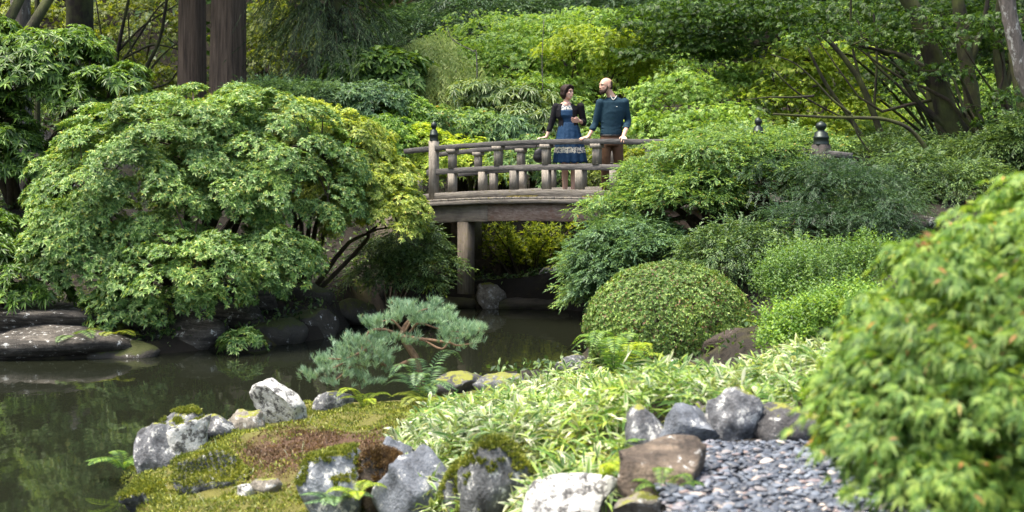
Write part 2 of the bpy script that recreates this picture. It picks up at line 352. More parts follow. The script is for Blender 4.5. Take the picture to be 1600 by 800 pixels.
def watermat():
    m, nt, b = newmat('pond_water'); L = nt.links
    b.inputs['Base Color'].default_value = (.011, .013, .008, 1); b.inputs['Roughness'].default_value = .03; b.inputs['IOR'].default_value = 1.333
    b.inputs['Specular IOR Level'].default_value = .5
    n1 = noisef(nt, coords(nt, 'Object', (1, .55, 1)), 5.5, 3, .5, .3); n2 = noisef(nt, coords(nt, 'Object', (1, .5, 1)), 1.2, 3, .5)
    n3 = noisef(nt, coords(nt), .45, 2)
    h = nod(nt, 'ShaderNodeMath', operation='MULTIPLY_ADD'); L.new(n1, h.inputs[0]); L.new(ramp(nt, n3, [(.35, (.12, .12, .12)), (.65, (.5, .5, .5))]), h.inputs[1]); L.new(n2, h.inputs[2])
    bump(nt, b, h.outputs[0], .12, .05); return m
M['water'] = watermat()

# ------------------------------------------------------------------ terrain and pond
POND = np.array([(-16, 17), (-6.3, 17.2), (-4.8, 17.5), (-3.9, 18.15), (-2.95, 18.6), (-2.45, 19.4), (-2.35, 21), (-2.0, 22.2), (-1.26, 23.0), (-.4, 22.9), (.8, 22.7), (1.6, 22.2),
  (1.5, 20.5), (1.2, 19.0), (1.0, 17.2), (.75, 16.2), (.5, 15.6), (0, 15.2), (-.67, 14.85), (-1.2, 14.2), (-1.9, 13.75), (-2.45, 13.35), (-2.9, 12.6), (-3.2, 11.9), (-3.2, 11.1), (-2.9, 10.35),
  (-2.65, 9.7), (-2.4, 8.8), (-2.2, 7.5), (-2.6, 5), (-6, 3), (-16, 3)], float)
CP = np.array([(-3, 11.2, .12), (-2.5, 12.4, .14), (-1.6, 13.3, .18), (-1.8, 11.2, .36), (-1.7, 10, .42), (-2.2, 9.6, .22), (-.9, 12.4, .3), (-.4, 12.2, .28), (.1, 12.2, .34), (.5, 11.6, .48), (-.5, 11, .42), (0, 11, .52), (0, 13.4, .30), (-.6, 14.2, .15), (.6, 14.8, .25), (.4, 12.8, .24), (.9, 13.6, .26), (.4, 13.8, .18), (-1.4, 8.8, .28), (-1.0, 9.2, .36),
  (-.8, 8.5, .26), (-.2, 8.1, .3), (-.6, 7.5, .15), (.1, 7.6, .55), (-1.5, 7.2, .2), (.1, 9.2, .72), (1, 9.0, 1.02), (2, 9.0, 1.08), (3, 9.2, 1.15), (1.2, 11, .68), (1.5, 13, .42), (1.2, 15, .35), (1.5, 16.5, .5), (2.5, 11, .9), (2.6, 13.5, .95), (4, 12, 1.3),
  (.55, 7.0, .78), (.9, 6.8, .93), (1.4, 7.9, .95), (2.5, 8, .95), (3.5, 7, .98), (1.5, 5.5, .95), (3, 5, .97), (.2, 5.5, .6), (0, 3, .95), (0, 0, 1.0), (4, 0, 1.05), (-1, 6, .5), (-1.5, 3, .5), (-8, 0, .8),
  (2, 18.5, .9), (2, 20.5, 1.0), (2.4, 22.5, 1.2), (3, 17, 1.2), (3.2, 19.5, 1.6), (4.3, 18.4, 1.85), (4.9, 20, 1.9), (6, 16, 1.7), (6, 19, 1.95), (8, 14, 1.9), (8, 22, 2.1),
  (-7, 18, .12), (-5, 18.3, .12), (-3.6, 19, .12), (-8, 19, .3), (-6.5, 19.6, .45), (-4.8, 20, .45), (-3.4, 20.6, .5), (-2.9, 22.0, .7), (-4.5, 21.5, .9), (-6.5, 21.5, 1.1), (-7.5, 23, 1.7), (-5, 23, 1.7), (-9, 20, 1.2), (-12, 22, 1.8),
  (-1, 23.8, .45), (0, 23.8, .35), (1.2, 23.8, .5), (0, 25.5, 1.5), (2.5, 25, 1.7), (-3, 25, 1.8), (5, 25, 2.1), (-8, 28, 2.3), (0, 30, 2.5), (8, 30, 2.7), (-16, 30, 2.7), (0, 40, 4.0), (-12, 40, 3.6), (12, 40, 3.6), (-20, 15, 1.2), (-20, 0, 1.0), (20, 0, 1.5), (14, 10, 1.9), (18, 25, 2.5)], float)
def pond_sd(x, y):
    """signed distance, positive on land"""
    p = np.stack([x, y], -1); d = np.full(x.shape, 1e9); ins = np.zeros(x.shape, bool); n = len(POND)
    for i in range(n):
        a, c = POND[i], POND[(i + 1) % n]; e = c - a; q = p - a; t = np.clip((q @ e) / (e @ e), 0, 1)
        d = np.minimum(d, np.hypot(q[..., 0] - t * e[0], q[..., 1] - t * e[1]))
        cr = ((a[1] > y) != (c[1] > y)) & (x < (c[0] - a[0]) * (y - a[1]) / (c[1] - a[1] + 1e-12) + a[0]); ins ^= cr
    return np.where(ins, -d, d)
def vnoise(x, y, s, seed=0):
    x = x * s + seed * 17.3; y = y * s - seed * 9.1; xi = np.floor(x); yi = np.floor(y); fx = x - xi; fy = y - yi; fx = fx * fx * (3 - 2 * fx); fy = fy * fy * (3 - 2 * fy)
    h = lambda a, c: np.modf(np.abs(np.sin(a * 127.1 + c * 311.7) * 43758.5453))[0]
    return (h(xi, yi) * (1 - fx) + h(xi + 1, yi) * fx) * (1 - fy) + (h(xi, yi + 1) * (1 - fx) + h(xi + 1, yi + 1) * fx) * fy
def H(x, y):
    x = np.atleast_1d(np.asarray(x, float)); y = np.atleast_1d(np.asarray(y, float))
    num = 0; den = 0
    for cx, cy, cz in CP:
        wgt = 1 / ((x - cx) ** 2 + (y - cy) ** 2 + .08) ** 1.7; num = num + wgt * cz; den = den + wgt
    z = num / den
    far = np.clip((y - 38) / 10, 0, 1); hill = 3.8 + np.clip(y - 40, 0, 75) * .52 + np.clip(y - 115, 0, 1e4) * .02
    hill = hill + 0.05 * np.clip(np.abs(x) - 20, 0, 100); z = z * (1 - far) + hill * far
    side = np.clip((np.abs(x) - 18) / 25, 0, 1); z = z + side * side * 6
    near = np.clip((16 - y) / 4, 0, 1) * np.clip((y - 5) / 2, 0, 1)
    z = z + (vnoise(x, y, 3.5, 1) - .5) * .10 * near + (vnoise(x, y, 9, 2) - .5) * .045 * near + (vnoise(x, y, .8, 3) - .5) * .25 * (1 - near)
    grav = ((x > .75) & (y < 8.0) & (y > 4)); z = np.where(grav, z * .15 + .93 * .85, z)
    s = pond_sd(x, y); k = np.clip((s + .25) / .5, 0, 1); k = k * k * (3 - 2 * k)
    z = -.7 * (1 - k) + np.maximum(z, .06) * k
    return z
def h1(x, y): return float(H(x, y)[0])
def onground(px, py):
    """first terrain hit of the ray through a pixel"""
    for Y in np.arange(5, 60, .05):
        p = P(px, py, Y)
        if p[2] <= max(h1(p[0], p[1]), 0): return p
    return P(px, py, 40)
def grid(xs, ys):
    X, Y = np.meshgrid(xs, ys); Z = H(X.ravel(), Y.ravel()); V = np.stack([X.ravel(), Y.ravel(), Z], -1); nx, ny = len(xs), len(ys)
    i = (np.arange(ny - 1)[:, None] * nx + np.arange(nx - 1)[None]).ravel(); return V, np.stack([i, i + 1, i + nx + 1, i + nx], -1)
xs = np.sinh(np.linspace(-4.9, 4.9, 250)) * 5.2 + 0; ys = 11 + np.sinh(np.linspace(-1.85, 4.1, 330)) * 10
V, Q = grid(xs, ys); me = mesh_np('ground', V, Q); g = link('ground', me, M['ground'], None, True); tag(g, kind='structure')
me = mesh_np('pond_water', [(-17, 2, 0), (3, 2, 0), (3, 26, 0), (-17, 26, 0)], [[0, 1, 2, 3]]); tag(link('pond_water', me, M['water']), kind='structure')

# ------------------------------------------------------------------ rocks
def rock_mesh(name, size, seed, sub=4, cuts=9, amp=.10, flat=None, rough=.045, sharp=.75, boxy=0):
    bm = bmesh.new(); bmesh.ops.create_icosphere(bm, subdivisions=sub, radius=1); r = np.random.default_rng(seed)
    V = np.array([v.co for v in bm.verts])
    if boxy: V = np.sign(V) * np.abs(V) ** (1 - boxy); V /= np.abs(V).max()
    pl = nrm(r.normal(size=(cuts, 3)))
    if flat: pl = np.vstack([pl, nrm(np.array(flat, float))])
    for i, n in enumerate(pl):
        d = sharp - .12 + r.random() * .26 if i < cuts else .5; t = V @ n; ex = np.clip(t - d, 0, None); V = V - ex[:, None] * n * .93
    for i, v in enumerate(bm.verts):
        p = Vector(V[i]); o = Vector((seed * 3.1, seed * 1.7, 0)); k = 1 + amp * mnoise.noise(p * 1.3 + o) * 2 + rough * 1.6 * mnoise.noise(p * 3.5 + o) - rough * 1.3 * abs(mnoise.noise(p * 6 + o)) + rough * .6 * mnoise.noise(p * 13 + o)
        v.co = Vector((p.x * size[0], p.y * size[1], p.z * size[2])) * k
    me = bpy.data.meshes.new(name); bm.to_mesh(me); bm.free(); return me
rs = [100]
def rock(px, py, wpx, hpx, Y, mat, label, depth=None, rot=0, name='rock', cat='rock', group=None, flat=None, sub=4, amp=.10, cuts=9, sharp=.72, tilt=0, seed=None, boxy=0, moss=0):
    c = P(px, py, Y); k = 1 / ppm(Y); rx = wpx * k / 2 / .86; rz = hpx * k / 2 / .84; rs[0] += 1
    me = rock_mesh(name, (rx, depth or rx * .75, rz), seed or rs[0], sub, cuts, amp, flat, sharp=sharp, boxy=boxy)
    o = link(name, me, RK[mat], None, True); o.location = tuple(c + np.array([0, rx * .2, 0])); o.rotation_euler = (0, tilt, rot)
    gz = h1(c[0], c[1]); lo = c[2] - rz * .8
    if lo > max(gz, 0): # reach down into the ground
        ext = lo - max(gz, 0) + .05; o.scale[2] = 1 + ext / (2 * rz * .8); o.location[2] -= ext / 2
    if moss: MOSSY.append((o, moss))
    return tag(o, label, cat, group)
MOSSY = []
rock(277, 672, 96, 60, 11.4, 'grey', 'smooth grey rock at the top rear of the boulder cluster on the moss point', flat=(-.4, -.3, 1), moss=.9)
rock(249, 712, 70, 92, 10.8, 'grey', 'speckled grey block facing the pond at the left of the boulder cluster', sharp=.6, rot=.3, boxy=.35)
rock(292, 700, 68, 110, 10.9, 'streak', 'white streaked upright rock with dark cracks at the right of the boulder cluster', sharp=.6, tilt=.1, boxy=.3)
rock(336, 671, 60, 46, 11.7, 'grey', 'rounded blue grey rock just right of the cracked boulder cluster')
rock(384, 657, 54, 34, 12.2, 'tan', 'low tan rock on the moss between the grey rock and the spiky white rock')
rock(440, 633, 92, 70, 12.6, 'white', 'white lichen covered rock with a jagged top at the pond edge', flat=(.6, -.2, .8), sharp=.62, boxy=.2)
rock(522, 638, 62, 46, 13.2, 'grey', 'grey rock under the left bough of the small pine', sharp=.7)
rock(712, 604, 92, 52, 13.9, 'dark', 'long dark rounded rock at the water right of the small pine', flat=(0, -.3, 1), tilt=-.15)
rock(776, 604, 70, 50, 13.7, 'grey', 'bluish grey rock beside the long dark rock by the bamboo grass', flat=(-.3, -.2, 1))
rock(890, 576, 46, 40, 14.6, 'grey', 'small pale rock poking out of the bamboo grass left of the clipped dome', tilt=-.3)
rock(507, 752, 124, 112, 8.9, 'mosstop', 'pointed blue grey rock with a cap of moss at the front edge', flat=(-.75, -.3, .6), sharp=.62, moss=.62)
rock(612, 712, 70, 44, 9.3, 'blue', 'pale blue rock half sunk behind the large smooth boulder')
rock(655, 752, 128, 112, 8.7, 'blue', 'large smooth blue grey boulder with rust brown moss on its left', sharp=.68, flat=(.2, -.5, .8))
rock(592, 762, 80, 100, 8.9, 'ironrock', 'rust brown mossy rock between the moss capped rock and the smooth boulder', moss=.3)
rock(768, 764, 118, 124, 8.3, 'mossy', 'dark mossy boulder under the front of the bamboo grass', sharp=.7, moss=.5)
rock(716, 778, 60, 84, 8.5, 'mossy', 'narrow moss covered stone between the smooth boulder and the dark boulder', moss=.2)
rock(890, 798, 156, 72, 7.2, 'white', 'off white block with dark stains at the bottom below the bamboo grass', depth=.2, flat=(0, -.8, .5), sharp=.6, boxy=.45)
rock(994, 796, 82, 44, 6.9, 'tan', 'small pale stone right of the off white block at the bottom edge', sharp=.65, boxy=.3)
rock(1032, 730, 190, 84, 7.0, 'brown', 'brown layered ledge stone at the corner of the pebble bed', depth=.2, flat=(0, -.2, 1), sharp=.62, amp=.05, boxy=.5)
rock(1010, 674, 78, 62, 8.3, 'grey', 'grey stone behind the left end of the brown layered ledge')
rock(1077, 668, 86, 80, 8.1, 'blue', 'blue grey stone with a pale sloping top in the pebble bed wall', flat=(.1, -.6, .8), sharp=.6, boxy=.3)
rock(1147, 662, 86, 88, 8.1, 'grey', 'tall rounded grey boulder in the middle of the pebble bed wall', sharp=.75)
rock(1237, 668, 120, 66, 8.1, 'dark', 'low wide dark stone at the right end of the pebble bed wall')
rock(1096, 640, 26, 14, 8.5, 'tan', 'little cream stone lying above the stone with the sloping top', sub=3)
rock(1168, 562, 120, 78, 13.8, 'ironrock', 'brown rock behind the lower right of the clipped dome shrub')
rock(416, 762, 42, 26, 9.4, 'tan', 'small broken pale stone in the moss left of the moss capped rock', sub=3)
rock(385, 768, 28, 22, 9.4, 'white', 'tiny whitish stone in the moss at the bottom left', sub=3)
rock(330, 752, 120, 78, 9.9, 'mossy', 'dark undercut hummock of mossy stone below the boulder cluster', amp=.2, moss=.05)
rock(232, 778, 80, 56, 10.1, 'mossy', 'yellow mossed stone at the tip of the point beside the water', moss=.0001)
# far banks
for a in [(30, 502, 250, 48, 18.5, 'slab', 'pale flat stone ledge at the far left of the bank'), (205, 492, 150, 44, 18.9, 'slab', 'flat stone ledge under the middle of the big shrub'),
          (60, 542, 260, 52, 17.9, 'slab', 'brown lower ledge at the water at the far left'), (285, 528, 130, 56, 18.5, 'slab', 'brown sloping bank rock left of the hanging boughs'),
          (360, 500, 120, 50, 19.0, 'slab', 'brown bank rock under the hanging boughs of the big shrub'), (375, 458, 110, 44, 19.8, 'slab', 'light stone glimpsed behind the lower boughs of the big shrub'),
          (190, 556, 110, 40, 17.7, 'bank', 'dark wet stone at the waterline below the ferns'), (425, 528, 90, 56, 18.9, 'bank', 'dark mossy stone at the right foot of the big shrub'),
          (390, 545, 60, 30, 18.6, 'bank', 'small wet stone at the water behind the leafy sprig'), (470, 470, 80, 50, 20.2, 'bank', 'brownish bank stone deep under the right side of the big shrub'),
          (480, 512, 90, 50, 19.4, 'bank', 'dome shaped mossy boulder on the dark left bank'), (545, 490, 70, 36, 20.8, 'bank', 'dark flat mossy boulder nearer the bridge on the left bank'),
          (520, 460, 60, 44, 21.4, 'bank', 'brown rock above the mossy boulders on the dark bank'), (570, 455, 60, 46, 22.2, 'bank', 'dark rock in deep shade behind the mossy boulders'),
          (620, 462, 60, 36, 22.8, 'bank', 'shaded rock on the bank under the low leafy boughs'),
          (762, 466, 46, 40, 22.9, 'tan', 'triangular grey brown rock between the two edging logs'), (876, 448, 62, 62, 23.6, 'grey', 'tall bluish boulder under the right of the bridge'),
          (852, 472, 36, 30, 23.0, 'dark', 'small dark rock at the end of the right edging log'), (895, 466, 40, 44, 23.2, 'grey', 'blue grey rock at the water right of the tall boulder'),
          (955, 480, 70, 60, 22.0, 'dark', 'dark rock behind the left edge of the clipped dome')]:
    rock(*a, sub=3, boxy=.4 if a[5] == 'slab' else .15, cuts=6)
RK['path'] = RK['slab']
for a in [(62, 228, 70, 20, 24.5, 'slab', 'upper stone step seen left of the big shrub'), (88, 268, 70, 34, 24.0, 'slab', 'broad brown stone step below the upper step'), (84, 302, 80, 30, 23.4, 'slab', 'dark stone step in the gap between the shrubs'),
          (66, 340, 90, 36, 22.6, 'slab', 'lowest stone step left of the big shrub'), (212, 378, 50, 22, 22.6, 'slab', 'grey stone glimpsed through the middle of the big shrub')]:
    rock(*a, sub=3, name='stone_step' if 'step' in a[6] else 'rock', cat='step' if 'step' in a[6] else 'rock', group='stone steps on the left bank' if 'step' in a[6] else None)
rock(1440, 352, 110, 22, 17.2, 'slab', 'pale flat stone in the dark gap above the maple bush', sub=3)
# edging logs
M['log'] = bark('wet_log', (.02, .017, .013), (.085, .07, .05), (.2, 1, 1), 12, moss=.6)
for (a, b_, lab) in ((((610, 482, 23.1), (740, 472, 23.0)), .10, 'left dark mossy edging log along the far shore'), (((780, 478, 22.9), (900, 482, 22.7)), .09, 'right dark edging log under the bridge')):
    q0 = P(*a[0]); q1 = P(*a[1]); q0[2] = .06; q1[2] = .06; A = Acc(); tube(A, [q0, (q0 + q1) / 2 + [0, .05, .02], q1], [b_ * 1.1, b_, b_ * .9], 10, rough=.05)
    o = A.build('edging_log', M['log'], None, True); tag(o, lab, 'log', 'logs edging the far shore')

# ------------------------------------------------------------------ bridge
TH = R(35); AX = np.array([math.cos(TH), -math.sin(TH), 0]); DP = np.array([math.sin(TH), math.cos(TH), 0]); W_BR = 1.74
def bpt(s, side=0.0, z=0.0): return np.array([.515, 21.0, 0]) + AX * s + DP * (W_BR * side) + np.array([0, 0, z])
def arc(s): return -.0125 * (s - .8) ** 2
def arcn(s): return arc(s) - (.045 * np.clip(s - .9, 0, 9) ** 1.5 * (s < 3.2) + (s >= 3.2) * .157 if False else 0)
DECK = 1.895; RAILTOP = 2.745; MIDTOP = 2.375; KERB = 2.0
root = empty('footbridge', bpt(.8, .5, 0) + np.array([0, 0, .3]), 'arched weathered wooden footbridge with railings crossing the end of the pond', 'bridge')
def sweep(s0, s1, side, z, wid, hgt, mat, name, off=0.0, n=34, jit=.0016):
    ss = np.linspace(s0, s1, n); C = np.array([bpt(s, side, z + arc(s)) + DP * off for s in ss]); A = Acc(); beam(A, C, wid, hgt, DP, jit=jit); return A.build(name, mat, root)
for side, s0, s1 in ((0, -2.7, 4.75), (1, -3.4, 3.0)):
    sg = -1 if side == 0 else 1
    sweep(s0, s1, side, RAILTOP, .115, .078, M['rail'], 'top_rail')
    sweep(s0 + .45, s1 - .2, side, MIDTOP, .085, .088, M['rail'], 'middle_rail')
    sweep(s0 + .2, s1, side, KERB, .12, .105, M['edge'], 'kerb_beam')
    for (p0, p1, mt) in ((s0 - .3, -1.02, M['girder']), (-1.016, s1 + .6, M['girder2'])):
        sweep(p0, p1, side, 1.80, .2, .27, mt, 'girder', off=sg * .0)
    sweep(s0 - .2, s1 + .4, side, 1.862, .10, .062, M['edge'], 'edge_beam', off=sg * .16)
    ks = [k * .588 for k in range(-8, 9) if s0 + .65 < k * .588 < s1 - .2]; ku = [k * .882 for k in range(-6, 7) if s0 + .65 < k * .882 < s1 - .2]
    if side: ks = [k_ + .13 for k_ in ks]; ku = [k_ + .10 for k_ in ku]
    if not side: ks = [-2.46] + ks
    sh = 0 if side == 0 else 0.0
    for s in ks:
        A = Acc(); zb = KERB + arc(s) - .004; zt = MIDTOP - .088 + arc(s) + .004; box(A, bpt(s, side, (zb + zt) / 2), (.118, .10, zt - zb), AX, DP, .006); A.build('baluster', M['post'], root)
    for s in ku:
        A = Acc(); zb = MIDTOP + arc(s) - .004; zt = RAILTOP - .078 + arc(s) + .004; box(A, bpt(s, side, (zb + zt) / 2), (.112, .10, zt - zb), AX, DP, .006)
        box(A, bpt(s, side, zt - .028), (.17, .15, .062), AX, DP, .014); A.build('baluster', M['post'], root)
# end posts with metal finials
def endpost(s, side, ztop, mat, bottom, wid=.135):
    A = Acc(); zt = ztop - .30; c = bpt(s, side); box(A, c + [0, 0, (zt + bottom) / 2], (wid, wid, zt - bottom), AX, DP, .02); o = A.build('end_post', mat, root)
    A = Acc(); r = wid * .52
    lathe(A, c + [0, 0, zt - .01], [(0, 0), (r, 0), (r * 1.02, .02), (r * .98, .03), (r * .95, .09), (r, .095), (r, .115), (r * .9, .12), (r * .82, .165), (r * .5, .185), (r * .42, .2), (r * .5, .21), (r * .68, .235), (r * .72, .26), (r * .6, .285), (r * .3, .305), (0, .32)], 20)
    link('finial', A.mesh('finial', wloc(root) ), M['bronze'], root, True).parent = root
endpost(-2.133, 0, 3.02, M['post'], 1.75); endpost(4.333, 0, 2.96, M['darkpost'], 1.7, .2); endpost(2.62, 1, 3.06, M['darkpost'], 1.8, .155)
for i, s in enumerate(np.arange(-3.6, 5.1, .152)):
    A = Acc(); box(A, bpt(s, .5, DECK - .016 + arc(s)), (.145, W_BR + .40, .032), AX, DP); A.build('deck_plank', M['edge'], root)
for s, side, wd, zb in ((-1.5, 0, .2, .35), (-2.4, .55, .15, .6), (-3.1, 1, .18, .3), (3.6, 0, .2, .9), (3.6, 1, .2, .9)):
    A = Acc(); zt = 1.53 + arc(s) - .002; box(A, bpt(s, side, (zb + zt) / 2), (wd, wd, zt - zb), AX, DP, .012); A.build('pier', M['pier'], root)
A = Acc(); box(A, bpt(-2.9, .5, 1.2), (.5, 2.3, 1.0), AX, DP, .03); A.build('abutment', M['pier'], root)
# moss strip on the kerb edge, as little blades
A = Acc(); n = 5200; s = rng.uniform(-.6, 2.3, n); s = s[(vnoise(s, s * 0, 2.2, 5) > .35)]; n = len(s)
B = np.array([bpt(a, 0, DECK + arc(a) + .0) - DP * (.06 + random.random() * .13) for a in s]); leaves4(A, B, rng.normal(size=(n, 3)) * .5 + [0, 0, 1], rng.normal(size=(n, 3)), .028, .01)
mossb = leafmat('kerb_moss', (.08, .08, .02), (.20, .18, .05), (.32, .26, .10), trans=.2)
o = A.build('moss_strip', mossb, root); o['kind'] = 'stuff'

# ------------------------------------------------------------------ people (body = one continuous voxel-remeshed surface)
def simple(name, col, rough=.7, spec=.3, noise=None, sss=0, bumps=0):
    m, nt, b = newmat(name); b.inputs['Roughness'].default_value = rough; b.inputs['Specular IOR Level'].default_value = spec
    n = noisef(nt, coords(nt), noise or 12, 4, .6); nt.links.new(mixc(nt, n, tuple(v * .82 for v in col), tuple(min(1, v * 1.15) for v in col)), b.inputs['Base Color'])
    if sss: b.inputs['Subsurface Weight'].default_value = sss; b.inputs['Subsurface Radius'].default_value = (.6, .25, .12); b.inputs['Subsurface Scale'].default_value = .02
    if bumps: bump(nt, b, noisef(nt, coords(nt), bumps, 3, .5, .6), .5, .02)
    return m
SK = simple('skin', (.60, .36, .27), .5, .4, 8, .12); SKW = simple('skin_light', (.68, .42, .33), .5, .4, 8, .12)
TEAL = simple('teal_knit', (.012, .036, .056), .85, .2, 30, bumps=11); NAVY = simple('navy_dress', (.007, .038, .095), .75, .3, 20, bumps=14)
BLACK = simple('black_knit', (.010, .010, .013), .9, .2, 20, bumps=14); BROWN = simple('brown_chino', (.12, .068, .042), .85, .2, 20, bumps=9)
HAIR = simple('dark_hair', (.022, .012, .009), .65, .25, 60, bumps=50); HAIR2 = simple('cropped_hair', (.055, .036, .027), .8, .2, 60); BEARD = simple('beard', (.05, .035, .027), .85, .2, 60, bumps=60)
WHITE = simple('cream_lace', (.55, .55, .50), .8, .2, 20); EYEW = simple('eye_white', (.30, .28, .26), .3, .5); IRIS = simple('iris', (.03, .02, .015), .3, .5); LIP = simple('lip', (.45, .14, .12), .5, .4); SHOE = simple('shoe', (.02, .017, .015), .5, .4); BAG = simple('bag_black', (.008, .008, .01), .45, .5)
mm_, nt, b = newmat('lace_pattern'); wv = nod(nt, 'ShaderNodeTexVoronoi'); wv.inputs['Scale'].default_value = 42; nt.links.new(coords(nt), wv.inputs[0])
nt.links.new(ramp(nt, wv.outputs['Distance'], [(.35, (.02, .05, .10)), (.5, (.5, .5, .46))]), b.inputs['Base Color']); b.inputs['Roughness'].default_value = .8; LACE = mm_

def caps(acc, pts, rad, sides=12, sq=(1, 1)):
    """tapered rounded limb through pts"""
    pts = [np.asarray(p, float) for p in pts]; tube(acc, pts, rad, sides, max(6, len(pts) * 4)); 
    ball(acc, pts[0], (rad[0],) * 3); ball(acc, pts[-1], (rad[-1],) * 3)
_ico = None
def ball(acc, c, r, rot=None):
    global _ico
    if _ico is None:
        bm = bmesh.new(); bmesh.ops.create_icosphere(bm, subdivisions=3, radius=1); _ico = (np.array([v.co[:] for v in bm.verts]), np.array([[v.index for v in f.verts] for f in bm.faces])); bm.free()
    V = _ico[0] * np.asarray(r); V = V @ rot.T if rot is not None else V; acc.add2(V + np.asarray(c), None, _ico[1])
def loft(acc, rings, sides=20):
    """rings: (cx,cy,z,rx,ry)"""
    th = np.linspace(0, 2 * np.pi, sides, endpoint=False); V = []
    for cx, cy, z, rx, ry in rings: V.append(np.stack([cx + rx * np.cos(th), cy + ry * np.sin(th), np.full(sides, z)], -1))
    V = np.concatenate(V + [[[rings[0][0], rings[0][1], rings[0][2]]], [[rings[-1][0], rings[-1][1], rings[-1][2]]]]); m = len(rings); Q = [[i * sides + j, i * sides + (j + 1) % sides, (i + 1) * sides + (j + 1) % sides, (i + 1) * sides + j] for i in range(m - 1) for j in range(sides)]
    b0 = m * sides; T = [[b0, (j + 1) % sides, j] for j in range(sides)] + [[b0 + 1, b0 - sides + j, b0 - sides + (j + 1) % sides] for j in range(sides)]; acc.add2(V, Q, T)
def fuse(acc, name, mat, root, vox=.008, sm=3, disp=0):
    me = acc.mesh(name); o = link(name, me, mat, root); r = o.modifiers.new('remesh', 'REMESH'); r.mode = 'VOXEL'; r.voxel_size = vox; r.use_smooth_shade = True
    s = o.modifiers.new('smooth', 'SMOOTH'); s.factor = .5; s.iterations = sm
    # freeze the result so that the scene holds plain meshes
    dg = bpy.context.evaluated_depsgraph_get(); dg.update(); ev = o.evaluated_get(dg); nm = bpy.data.meshes.new_from_object(ev); o.modifiers.clear(); o.data = nm
    if not nm.materials: nm.materials.append(mat)
    nm.polygons.foreach_set('use_smooth', [True] * len(nm.polygons)); return o
def hand(acc, wrist, d, s, n, sc=1.0, curl=.25, splay=.28, thumb=1):
    """palm from wrist along d, s = towards the thumb side, n = back of the hand"""
    d, s, n = nrm(d), nrm(s), nrm(n); wr = np.asarray(wrist); L = .085 * sc
    for a, w_ in ((-.03, .8), (-.01, 1), (.012, 1), (.03, .9)): caps(acc, [wr, wr + d * L * .5 + s * a * .8, wr + d * L + s * a], [.017 * sc, .016 * sc, .0125 * sc], 8)
    for a, ln in ((.032, .068), (.011, .078), (-.011, .073), (-.031, .056)):
        b = wr + d * L + s * a; dd = nrm(d + s * a / .032 * splay); k1 = b + dd * ln * .42 * sc + n * .004; k2 = k1 + nrm(dd - n * curl) * ln * .32 * sc; k3 = k2 + nrm(dd - n * curl * 2.4) * ln * .28 * sc
        caps(acc, [b, k1, k2, k3], [.0098 * sc, .0092 * sc, .0085 * sc, .0075 * sc], 8)
    b = wr + d * L * .25 + s * .024; caps(acc, [b, b + nrm(d + s * 1.3) * .035 * sc, b + nrm(d * 1.3 + s) * .066 * sc], [.014 * sc, .011 * sc, .0088 * sc], 8)
def yawm(a): c, s = math.cos(a), math.sin(a); return np.array([[c, -s, 0], [s, c, 0], [0, 0, 1.0]])
def head(acc, c, yaw, h=.235, pitch=0, w_=1.0):
    """face looks to -Y turned by yaw; c = head centre. returns transform"""
    Rm = yawm(yaw); cp, sp = math.cos(pitch), math.sin(pitch); Rm = Rm @ np.array([[1, 0, 0], [0, cp, -sp], [0, sp, cp]]); T = lambda p: np.asarray(c) + Rm @ np.asarray(p, float); u = h / .235
    ball(acc, T((0, .012, .025)), np.array([.072 * w_, .094, .088]) * u, Rm); ball(acc, T((0, -.02, -.03)), np.array([.060 * w_, .072, .075]) * u, Rm); ball(acc, T((0, -.045, -.075)), np.array([.036, .034, .030]) * u, Rm)
    ball(acc, T((0, -.075, .030)), np.array([.05, .018, .014]) * u, Rm)           # brow
    caps(acc, [T((0, -.084, .022)), T((0, -.098, -.010)), T((0, -.101, -.018))], [.008, .010, .011], 8); ball(acc, T((0, -.092, -.021)), np.array([.017, .012, .009]), Rm)
    for sx in (-1, 1): ball(acc, T((sx * .073 * w_, .012, .0)), np.array([.010, .020, .032]) * u, Rm); ball(acc, T((sx * .036, -.068, -.012)), np.array([.02, .018, .018]) * u, Rm)
    ball(acc, T((0, -.088, -.050)), np.array([.024, .013, .011]), Rm)
    return T, Rm
def face(root, T, Rm, smile=False):
    A = Acc()
    for sx in (-1, 1): ball(A, T((sx * .031, -.081, .012)), (.0115, .008, .0065), Rm)
    link('eyes', A.mesh('eyes'), EYEW, root, True); A = Acc()
    for sx in (-1, 1): ball(A, T((sx * .031, -.091, .012)), (.0062, .0035, .0062), Rm)
    link('irises', A.mesh('irises'), IRIS, root, True); A = Acc()
    for sx in (-1, 1): caps(A, [T((sx * .014, -.094, .031)), T((sx * .032, -.092, .037)), T((sx * .05, -.08, .030))], [.0035, .0042, .0025], 6)
    link('eyebrows', A.mesh('eyebrows'), HAIR, root, True); A = Acc()
    w_ = .026 if smile else .02; caps(A, [T((-w_, -.089, -.046)), T((0, -.101, -.052)), T((w_, -.089, -.046))], [.003, .0055, .003], 8); link('mouth', A.mesh('mouth'), LIP, root, True)
    if smile: A = Acc(); caps(A, [T((-.017, -.098, -.050)), T((0, -.1045, -.0525)), T((.017, -.098, -.050))], [.002, .0032, .002], 6); link('teeth', A.mesh('teeth'), WHITE, root, True)

def railhand(px):    # point on top of the near rail under a pixel column, world
    t = (px - 800) / F; s = (t * 21 - .515) / (math.cos(TH) + t * math.sin(TH)); return bpt(s, 0, RAILTOP + arc(s)), s
def deckz(s): return DECK + arc(s)

